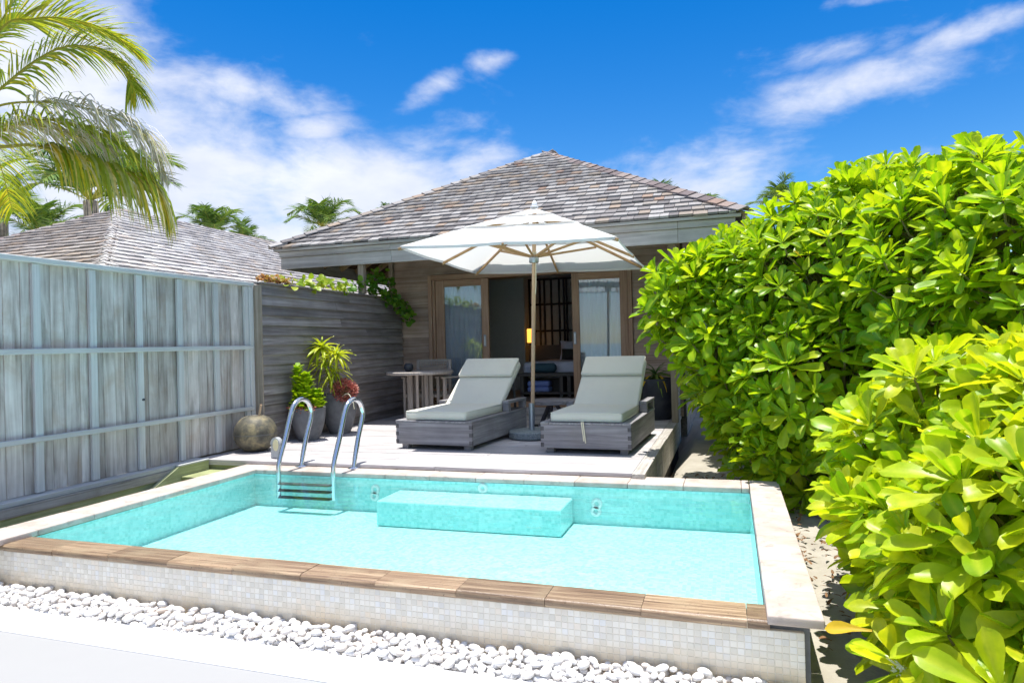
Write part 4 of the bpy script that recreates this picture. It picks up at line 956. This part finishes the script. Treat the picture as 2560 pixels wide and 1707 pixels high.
ROUND = leaf_geo(.85,.2,.12, prof=[(0,.35),(.2,.85),(.45,1.),(.7,.85),(.9,.5),(1,.1)], nx=2)
def frame(dir_, nor, c, s_):
    y = Vector(dir_).normalized(); x = y.cross(Vector(nor)); 
    if x.length < 1e-4: x = y.orthogonal()
    x.normalize(); z = x.cross(y); mm = Matrix.Identity(4)
    for i in range(3): mm[i][0] = x[i]*s_; mm[i][1] = y[i]*s_; mm[i][2] = z[i]*s_; mm[i][3] = c[i]
    return mm
def rosette(c, ax, n_, L, th0=14, th1=92, out=None):
    ax = Vector(ax).normalized(); e1 = ax.orthogonal().normalized(); e2 = ax.cross(e1); res = []; ph = random.uniform(0, 6.3)
    for i in range(n_):
        q_ = (i+.5)/n_; th = R(th0+(th1-th0)*q_**.8+random.uniform(-9,9)); a = ph+i*2.39996+random.uniform(-.15,.15)
        rad = e1*math.cos(a)+e2*math.sin(a); d_ = ax*math.cos(th)+rad*math.sin(th); nr = ax*math.sin(th)-rad*math.cos(th)
        nr = nr+Vector((random.uniform(-.25,.25), random.uniform(-.25,.25), random.uniform(-.1,.2)))
        base = Vector(c)+ax*(L*.22*(1-q_))+rad*L*.03
        res.append(frame(d_, nr, base, L*(.62+.45*min(1, q_*1.8))*random.uniform(.85,1.12)))
    return res
def M4(L): return np.array([[list(r_) for r_ in mm] for mm in L])
def foliage_mesh(name, groups, mat, parent, kind='stuff'):
    Vs, Fs, As = [], [], []; o_ = 0
    for (tv, tf, tm), L in groups:
        if not L: continue
        V, F = many(tv, tf, M4(L)); Vs.append(V); Fs.append(F+o_); As.append(np.tile(tm, len(L))); o_ += len(V)
    V = np.concatenate(Vs); F = np.concatenate(Fs); c = (V.min(0)+V.max(0))/2
    me = big_mesh(name, V-c, F, mat, np.concatenate(As)); o = link_mesh(name, me, parent)
    o.location = (c-np.array(OFF[parent.name])).tolist() if parent else c.tolist(); OFF[o.name] = tuple(c)
    if kind: o['kind'] = kind
    return o
_lm = {}
def leaf_mesh(k, mat):
    if (k, mat.name) not in _lm:
        tv, tf, tm = LEAFS[k]; _lm[(k, mat.name)] = big_mesh('leaf', tv, tf, mat, tm)
    return _lm[(k, mat.name)]
def bush(t, blobs, mat, L, per, nparts, roots, keep=lambda p: True, nleaf=(11,16), flowers=24):
    leaves = []; stems = MB(); fl = MB(); dry = MB(); tips = []
    for bi, (x, y, z, r) in enumerate(blobs):
        c = Vector((x,y,z)); n_ = int(4*math.pi*r*r/per); 
        for sh, frac in ((1., 1.), (.74, .45)):
            m_ = int(n_*frac*sh*sh)
            for i in range(m_):
                zz = 1-2*(i+.5)/m_; a = i*2.39996+bi; d_ = Vector((math.sqrt(1-zz*zz)*math.cos(a), math.sqrt(1-zz*zz)*math.sin(a), zz))
                d_ = (d_+Vector([random.uniform(-.16,.16) for _ in range(3)])).normalized(); p = c+d_*r*sh*random.uniform(.84,1.13)
                if not keep(p): continue
                if any((p-Vector(q_[:3])).length < q_[3]*.80 for k, q_ in enumerate(blobs) if k != bi): continue
                ax = (d_*.80+Vector((0,0,.75))+Vector([random.uniform(-.3,.3) for _ in range(3)])).normalized(); ls = L*random.uniform(.82,1.18)
                ros = rosette(p, ax, random.randint(*nleaf), ls); leaves += [(mm, p, sh) for mm in ros]; tips.append((p, ax, sh, c))
                k1 = p-ax*ls*.55; stems.tube([tuple(p+ax*.02), tuple(k1), tuple(k1.lerp(c, .45)-Vector((0,0,.05))), tuple(k1.lerp(c, .9)-Vector((0,0,.15*r)))], [.007,.008,.010,.012], 5, False)
    for (p, q_) in roots: stems.tube(smoothpath([p, (p[0]*.6+q_[0]*.4, p[1]*.6+q_[1]*.4, p[2]*.4+q_[2]*.6), q_], 4), [.04]*4+[.03]*4+[.022], 8, False)
    front = [tp for tp in tips if tp[2] == 1. and (tp[0]-CAM).dot(tp[0]-tp[3]) < 0 and in_view(tp[0], 0)]
    random.shuffle(front)
    for (p, ax, s_, c) in front[:flowers]:
        for k in range(random.randint(3,6)):
            cc = p+ax*.05+Vector([random.uniform(-.035,.035) for _ in range(3)]); cf = (CAM-cc).normalized()
            for j in range(5):
                a = j*.7-1.4; e1 = cf.orthogonal().normalized(); e2 = cf.cross(e1); dd = e1*math.cos(a)+e2*math.sin(a)
                fl.add([tuple(cc), tuple(cc+dd*.014+cf.cross(dd)*.004), tuple(cc+dd*.022+cf*.004), tuple(cc+dd*.014-cf.cross(dd)*.004)], [(0,1,2,3)])
    # the leaves that show largest become parts of their own
    sc_ = []
    for i, (mm, p, s_) in enumerate(leaves):
        tip = mm @ Vector((0,.7,0)); q_ = cam_px(tip); ok = q_ is not None and 0 < q_[0] < 2560 and 0 < q_[1] < 1707 and s_ == 1. 
        face = (p-CAM).normalized(); own = min(blobs, key=lambda b_: (Vector(b_[:3])-p).length-b_[3]); outw = (p-Vector(own[:3])).normalized()
        sc_.append((0 if ok and outw.dot(face) < .1 else 1, (tip-CAM).length))
    order = sorted(range(len(leaves)), key=lambda i: sc_[i])
    for i in order[:nparts]: inst('leaf', leaf_mesh(i % 4, mat), t, leaves[i][0])
    gr = [(LEAFS[k], [leaves[i][0] for i in order[nparts:] if i % 4 == k]) for k in range(4)]
    foliage_mesh('leaves', gr, mat, t); P('stems', stems, M['stem'], t, kind='stuff')
    if fl.v: P('flowers', fl, M['flower'], t, kind='stuff')
    return t
REAR = [(1.75,6.75,1.62,.98),(1.06,6.95,1.52,.93),(.36,7.25,1.55,.62),(-.06,7.3,1.40,.52),(-.48,7.16,1.40,.27),(-.50,7.18,1.70,.24),(-.24,7.25,1.72,.30),(.10,7.4,1.95,.34),(.95,7.0,2.08,.46),(-.12,7.0,1.12,.32),(.25,9.9,.45,.6),(.2,9.2,.35,.4),(.15,7.27,.85,.52),(.38,7.03,.38,.50),(1.85,5.83,1.60,.86),(.95,6.59,.80,.75),(.50,6.44,.15,.32),(2.2,5.14,1.35,.82),(1.45,7.5,2.30,.52),(2.4,6.4,1.84,.72),(.9,8.6,1.3,.9),(2.6,7.6,1.5,1.1),(.35,8.6,.7,.55)]
keepR = lambda p: p.z > -.2 and not (p.x < -.62 and p.y > 6 and p.z < .9) and not (p.x < .42 and p.y < 6.15 and p.z < .25) and not (p.y > 9.2 and p.x < -.4)
rb_ = thing('sea_lettuce_bush', 'big glossy green large-leaved bush reaching over the deck on the right', 'bush', (1.1,6.9,-.28), 'large-leaved bushes right of the pool')
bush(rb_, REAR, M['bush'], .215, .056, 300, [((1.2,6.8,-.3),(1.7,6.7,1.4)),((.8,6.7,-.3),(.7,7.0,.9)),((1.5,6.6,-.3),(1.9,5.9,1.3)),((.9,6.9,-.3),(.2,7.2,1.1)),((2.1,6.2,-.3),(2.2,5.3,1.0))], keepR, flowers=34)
FRONT = [(1.24,4.17,.52,.55),(.96,4.25,.45,.34),(.86,3.78,.20,.26),(1.08,3.35,.16,.44),(.86,3.22,.02,.23),(.90,2.80,-.12,.28),(1.14,3.08,.38,.43),(.72,3.70,.28,.12),(1.7,3.7,.5,.6)]
keepF = lambda p: p.z > -.36 and not (p.x < .45 and p.z < .1)
fb = thing('sea_lettuce_bush', 'bright yellow-green large-leaved bush in the right foreground beside the pool corner', 'bush', (1.05,3.5,-.36), 'large-leaved bushes right of the pool')
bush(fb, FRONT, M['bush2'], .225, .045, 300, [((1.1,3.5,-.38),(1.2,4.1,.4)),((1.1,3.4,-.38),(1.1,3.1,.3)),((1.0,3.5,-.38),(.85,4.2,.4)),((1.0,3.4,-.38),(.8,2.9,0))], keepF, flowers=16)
ym = big_mesh('leaf', *LEAFS[1][:2], M['yellowleaf'], LEAFS[1][2])
for p, d_, s_, par in (((.55,6.05,.93),(-.75,-.3,-.45),.26,rb_),((.62,6.3,1.85),(-.4,-.5,.5),.14,rb_),((.50,2.95,.05),(-.95,.1,.0),.17,fb)):
    o = inst('leaf', ym, par, frame(d_, (0,-.6,.8), p, s_)); o['label'] = 'yellow withered leaf'
# leaf litter
Ls = []
for _ in range(700):
    x = random.uniform(-.6, 1.3); y = random.uniform(6.1, 7.6) if random.random() < .55 else random.uniform(3.6, 6.2)
    if y < 6.15: x = random.uniform(.40, 1.0)
    z = -.27 if y > 6 else -.28-.10*min(1, max(0, (5.2-y)/1.8))
    a = random.uniform(0, 6.3); Ls.append(frame((math.cos(a), math.sin(a), random.uniform(-.1,.3)), (random.uniform(-.5,.5), random.uniform(-.5,.5), 1), (x, y, z+.028+random.uniform(0,.015)), random.uniform(.03,.075)))
lt = foliage_mesh('leaf_litter', [(LEAFS[3], Ls)], M['litter'], None); tag(lt, 'dry brown leaf litter scattered on the sand under the bush', 'leaf litter')

# ---- potted plants
def stem_tube(t, pts, r, mat='stem'): b = MB(); b.tube(smoothpath(pts, 4), r, 8); return P('stem', b, M[mat], t, smooth=True)
def parts_leaves(t, L, geo, mat, name='leaf', cap=300):
    me = big_mesh(name, geo[0], geo[1], mat, geo[2])
    for mm in L[:cap]: inst(name, me, t, mm)
dr = thing('strap_leaf_plant', 'yellow-green variegated strap-leaf plant in the taller planter', 'plant', (*PB, ZD+.48))
for (hx, hy, hz, r_, n_) in ((-5.27,8.02,1.18,.26,40),(-5.03,8.0,1.08,.22,34),(-5.18,7.96,.97,.22,26),(-5.06,7.98,.86,.2,22),(-5.16,8.0,.74,.18,14)):
    stem_tube(dr, [(PB[0],PB[1],ZD+.45),((PB[0]+hx)/2+.02,(PB[1]+hy)/2,.7 if hz > .9 else .6),(hx,hy,hz-.04)], .014)
    rs = rosette((hx,hy,hz), (random.uniform(-.1,.1),-.1,1), n_, r_, 8, 120); parts_leaves(dr, rs, STRAP if hz > 1 else STRAP2, M['dracaena'])
cf = thing('lime_shrub', 'small upright lime green feathery shrub in the smaller planter', 'plant', (*PA, ZD+.37))
Ls = []
for (cx, cy, h0, h1, rr) in ((-5.26,7.46,.44,1.00,.09),(-5.13,7.44,.44,.88,.10),(-5.18,7.42,.42,.70,.14),(-5.02,7.50,.46,.66,.08)):
    stem_tube(cf, [(PA[0],PA[1],ZD+.36),(cx,cy,(h0+h1)/2),(cx,cy,h1-.04)], .008)
    for i in range(190):
        q_ = random.random(); a = random.uniform(0,6.3); r_ = rr*(1-q_)**.55*random.uniform(.35,1.05); p = (cx+r_*math.cos(a), cy+r_*math.sin(a), h0+(h1-h0)*q_)
        Ls.append(frame((math.cos(a)*.6, math.sin(a)*.6, random.uniform(.3,1)), (-math.cos(a),-math.sin(a),.8), p, random.uniform(.05,.085)))
random.shuffle(Ls); foliage_mesh('leaves', [(ROUND, Ls)], M['conifer'], cf)
for nm, lb, c0, rr, n_ in (('red_leaf_plant','bushy pink-red plant spilling over the taller planter',(-4.95,8.05,.63),(.17,.15,.14),900),('red_leaf_plant','low reddish ground plant at the foot of the lime shrub',(-5.17,7.42,.45),(.20,.13,.05),260)):
    t = thing(nm, lb, 'plant', (c0[0],c0[1],c0[2]-rr[2]), 'red-leaved plants in the planters'); Ls = []; b = MB()
    for i in range(n_):
        d_ = Vector([random.gauss(0,1) for _ in range(3)]).normalized(); q_ = random.uniform(.55,1.05); p = (c0[0]+d_.x*rr[0]*q_, c0[1]+d_.y*rr[1]*q_, c0[2]+d_.z*rr[2]*q_)
        Ls.append(frame(d_+Vector((0,0,.4)), (random.uniform(-1,1),random.uniform(-1,1),.8), p, random.uniform(.022,.042)))
        if i % 12 == 0: b.tube([(c0[0],c0[1],c0[2]-rr[2]), p], .003, 4, False)
    foliage_mesh('leaves', [(ROUND, Ls)], M['redleaf'], t); P('stems', b, M['stem'], t, kind='stuff')
b = MB(); b.tube(smoothpath([(-4.93,7.95,.56),(-4.82,7.92,.60),(-4.74,7.9,.50),(-4.72,7.9,.40)],5), .006, 6); tag(P('dry_twig', b, M['cord'], smooth=True), 'thin pale dry twig arching out of the taller planter', 'twig')
br = thing('bromeliad', 'dark green strap-leaf plant with yellow tips in the big dark planter', 'plant', (*PC, ZD+.55))
stem_tube(br, [(PC[0],PC[1],ZD+.54),(PC[0],PC[1],ZD+.6),(PC[0],PC[1],ZD+.66)], .02)
parts_leaves(br, rosette((PC[0],PC[1],ZD+.60), (0,-.1,1), 26, .36, 12, 105), STRAP2, M['palmfar'])
for a in (-2.0,-1.1): 
    o = inst('leaf', big_mesh('leaf', STRAP2[0], STRAP2[1], M['yellowleaf'], STRAP2[2]), br, frame((math.cos(a)*.8,math.sin(a)*.8,.1),(0,0,1),(PC[0]+math.cos(a)*.12,PC[1]+math.sin(a)*.12,ZD+.64),.28)); o['label'] = 'yellow strap leaf'
# ---- vine on the wall
vn = thing('vine', 'leafy vine creeping along the top of the dark clad wall', 'vine', (WX-.06, 8.9, 2.03))
runs = [([(-5.46,7.5,2.05),(-5.44,8.3,2.08),(-5.44,9.0,2.09),(-5.42,9.6,2.10),(-5.38,10.2,2.02),(-5.30,10.6,1.90)], 'vinelit'), ([(-5.40,9.35,2.1),(-5.36,9.6,2.32),(-5.34,9.8,2.42)], 'vine'), ([(-5.40,9.5,2.08),(-5.33,9.75,2.28),(-5.30,10.0,2.2),(-5.28,10.15,1.95),(-5.25,10.25,1.75)], 'vine'), ([(-5.42,9.6,2.1),(-5.32,9.95,1.95),(-5.25,10.3,1.80),(-5.2,10.45,1.58)], 'vine'), ([(-5.38,10.1,2.0),(-5.22,10.4,1.85),(-5.15,10.5,1.62)], 'vine')]
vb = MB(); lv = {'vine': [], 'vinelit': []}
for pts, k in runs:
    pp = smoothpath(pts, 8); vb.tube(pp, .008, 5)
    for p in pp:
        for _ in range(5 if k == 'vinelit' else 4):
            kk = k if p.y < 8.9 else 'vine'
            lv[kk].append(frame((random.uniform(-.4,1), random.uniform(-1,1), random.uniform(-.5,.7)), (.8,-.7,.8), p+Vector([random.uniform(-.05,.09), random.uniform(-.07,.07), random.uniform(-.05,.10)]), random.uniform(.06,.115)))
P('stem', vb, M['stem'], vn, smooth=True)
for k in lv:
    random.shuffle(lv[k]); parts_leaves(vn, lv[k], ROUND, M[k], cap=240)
rd = thing('dry_creeper', 'dry brown creeper on the wall top beside the fence corner', 'plant', (-5.47,7.25,2.03))
Ls = [frame((random.uniform(-1,1),random.uniform(-1,1),random.uniform(0,1)), (random.uniform(-1,1),random.uniform(-1,1),1), (-5.46+random.uniform(-.07,.07), random.uniform(6.98,7.6), 2.05+abs(random.gauss(0,.03))), random.uniform(.03,.06)) for _ in range(200)]
foliage_mesh('leaves', [(ROUND, Ls)], M['creeper'], rd)

# ---- palms
def frond_geo(pts, LL, droop, nl, wd=.019, seg=4, t0=.16, sweep=.9, jit=.12, twist=None):
    """rachis path + leaflets as (rachis MB, V, F)"""
    pp = smoothpath(pts, 10); n_ = len(pp); V = []; F = []
    for i in range(nl):
        q_ = t0+(1-t0)*(i+.5)/nl; k = min(n_-2, int(q_*(n_-1))); fr = q_*(n_-1)-k; p = pp[k].lerp(pp[k+1], fr); tg = (pp[k+1]-pp[k]).normalized()
        sd_ = tg.cross(Vector((0,0,1))); sd_ = sd_.normalized() if sd_.length > .05 else tg.orthogonal().normalized(); up = sd_.cross(tg)
        for s_ in (-1, 1):
            ln = LL*(.45+.75*math.sin(min(1,(q_-t0)/(1-t0)*.9+.12)*math.pi)**.7)*random.uniform(.85,1.1); sw = sweep*(.6+.7*q_)
            d_ = (sd_*s_+tg*sw+up*random.uniform(.05,.35)).normalized(); d_ = (d_+Vector([random.uniform(-jit,jit) for _ in range(3)])).normalized()
            c = Vector(p); dr_ = droop*random.uniform(.8,1.25); rows = []
            for j in range(seg+1):
                w_ = wd*(.55,1.,.85,.5,.06)[min(4, int(j*4/seg))]*LL; sv = d_.cross(up+sd_*s_*.5); sv = sv.normalized() if sv.length > .01 else Vector((1,0,0))
                rows.append((c-sv*w_, c+sv*w_)); c = c+d_*(ln/seg); d_ = (d_+Vector((0,0,-dr_))).normalized()
            o_ = len(V)
            for a, b_ in rows: V += [tuple(a), tuple(b_)]
            F += [(o_+2*j, o_+2*j+1, o_+2*j+3, o_+2*j+2) for j in range(seg)]
    rm = MB(); rm.tube(pp, [.026*(1-.8*i/(n_-1))*max(.5,LL) for i in range(n_)], 6); return rm, np.array(V), np.array(F)
def add_frond(t, pts, LL, droop, nl, mat, **kw):
    rm, V, F = frond_geo(pts, LL, droop, nl, **kw); ro = P('rachis', rm, M['rachis'], t, smooth=True); ro.name = 'frond'
    OFF[ro.name] = tuple(np.array(OFF[t.name])+np.array(ro.location)); c = (V.min(0)+V.max(0))/2
    lo = link_mesh('leaflets', big_mesh('leaflets', V-c, F, mat, np.zeros(len(V)), False), ro); lo.location = (c-np.array(OFF[ro.name])).tolist(); lo['kind'] = 'stuff'; return ro
KP = .78
def nearp(pts): return [(x*KP, y*KP, 1.2+(z-1.2)*KP) for x, y, z in pts]
np_ = thing('coconut_palm', 'near coconut palm with ragged yellow and dry fronds at the left edge', 'palm tree', (-7.9,4.75,-.3))
b = MB(); b.tube(smoothpath([(-7.9,4.75,-.3),(-7.95,4.8,1.5),(-7.75,4.9,3.4)],6), [.16-.004*i for i in range(13)], 12); P('trunk', b, M['trunk'], np_, smooth=True)
CR = (-9.93,6.27,4.04)
add_frond(np_, nearp([CR,(-9.24,6.64,4.79),(-8.93,6.9,5.22),(-8.67,7.14,5.47),(-8.37,7.39,5.5),(-8.15,7.62,5.26),(-8.13,7.78,5.0)]), .62, .30, 105, M['palm'])
add_frond(np_, nearp([(-9.92,6.27,4.3),(-9.22,6.64,5.58),(-8.97,6.88,5.79),(-8.71,7.12,5.87),(-8.33,7.4,5.80),(-8.0,7.65,5.55)]), .62, .10, 105, M['palm'])
add_frond(np_, nearp([CR,(-9.26,6.64,4.02),(-9.07,6.86,4.08),(-8.9,7.07,4.05),(-8.32,7.41,3.84),(-7.95,7.68,3.66),(-7.80,7.86,3.42)]), .80, .95, 84, M['palmyellow'], t0=.42, wd=.021)
add_frond(np_, nearp([CR,(-9.36,6.6,4.53),(-8.94,6.89,4.66),(-8.51,7.19,4.64),(-8.13,7.47,4.50),(-7.85,7.72,4.26),(-7.74,7.90,3.80)]), .58, .55, 100, M['palmdry'], t0=.3, wd=.016, jit=.4)
add_frond(np_, nearp([CR,(-9.57,6.54,5.12),(-9.25,6.79,5.95),(-9.22,6.96,6.5)]), .62, .2, 86, M['palm'])
add_frond(np_, nearp([CR,(-9.48,6.57,4.24),(-9.07,6.86,4.36),(-8.58,7.17,4.25),(-8.25,7.43,4.10)]), .5, .5, 90, M['palmdry'], jit=.45, wd=.016)
add_frond(np_, nearp([CR,(-9.40,6.62,4.20),(-8.95,6.90,4.42),(-8.45,7.25,4.36),(-8.0,7.55,4.05),(-7.78,7.80,3.62)]), .62, .42, 96, M['palm'], jit=.25)
for a in (2.2, 3.0, 3.9, 4.8, 5.6):
    c = Vector(nearp([CR])[0]); add_frond(np_, [c, c+Vector((math.cos(a)*.7,math.sin(a)*.7,.5)), c+Vector((math.cos(a)*1.5,math.sin(a)*1.5,.4)), c+Vector((math.cos(a)*2.1,math.sin(a)*2.1,-.3))], .6, .3, 86, M['palm'])
def far_palm(seed, nf):
    random.seed(seed); t = thing('coconut_palm', '', 'palm tree', (0,0,0)); b = MB(); b.tube(smoothpath([(.3,.2,-7),(.1,.1,-3.5),(0,0,0)],5), [.16]*5+[.12]*6, 8); P('trunk', b, M['trunk'], t, smooth=True)
    for i in range(nf):
        a = i*2.39996+random.uniform(-.3,.3); e_ = 1.30-1.15*i/nf+random.uniform(-.15,.15); L = random.uniform(1.15,1.95); ce, se = math.cos(e_), math.sin(e_); dx, dy = math.cos(a), math.sin(a)
        pts = [(0,0,0),(dx*ce*L*.35,dy*ce*L*.35,se*L*.42),(dx*ce*L*.72,dy*ce*L*.72,se*L*.70-.04),(dx*(ce*L*.98+.1),dy*(ce*L*.98+.1),se*L*.80-.30)]
        add_frond(t, pts, .50, .2, 40, M['palmfar'], seg=3, wd=.036)
    return t
protos = [far_palm(3, 15), far_palm(11, 13)]; used = [False, False]
for i, (x, y, z, s_, lb) in enumerate(((-21.3,18.37,6.6,1.95,'big dark palm behind the ragged fronds, above the neighbouring roof'),(-30.3,21.8,7.3,1.5,'palm at the left picture edge above the fence'),(-20.1,23.0,6.05,1.0,'palm standing above the right slope of the neighbouring roof'),
        (-20.2,25.0,5.75,.85,'low palm just right of another over the neighbouring roof'),(-14.7,22.6,5.85,.95,'solitary palm left of the villa roof hip'),(-2.6,30.7,7.2,.8,'palm tip showing above the right roof hip nearest the peak'),(-1.1,31.1,6.7,.75,'palm tips showing over the middle of the right roof hip'),
        (2.1,30.0,6.7,.8,'palm crown between the villa roof and the big bush'),(-27.0,21.0,6.2,1.3,'bushy palm low behind the fence at the far left'),(-12.5,23.6,6.35,.32,'tiny palm tuft peeking over the left roof hip'))):
    k = i % 2; o = protos[k] if not used[k] else copy_tree(protos[k]); used[k] = True
    o.location = (x, y, z); o.scale = (s_,)*3; o.rotation_euler = (0,0,i*1.7); tag(o, lb, group='palms beyond the houses')
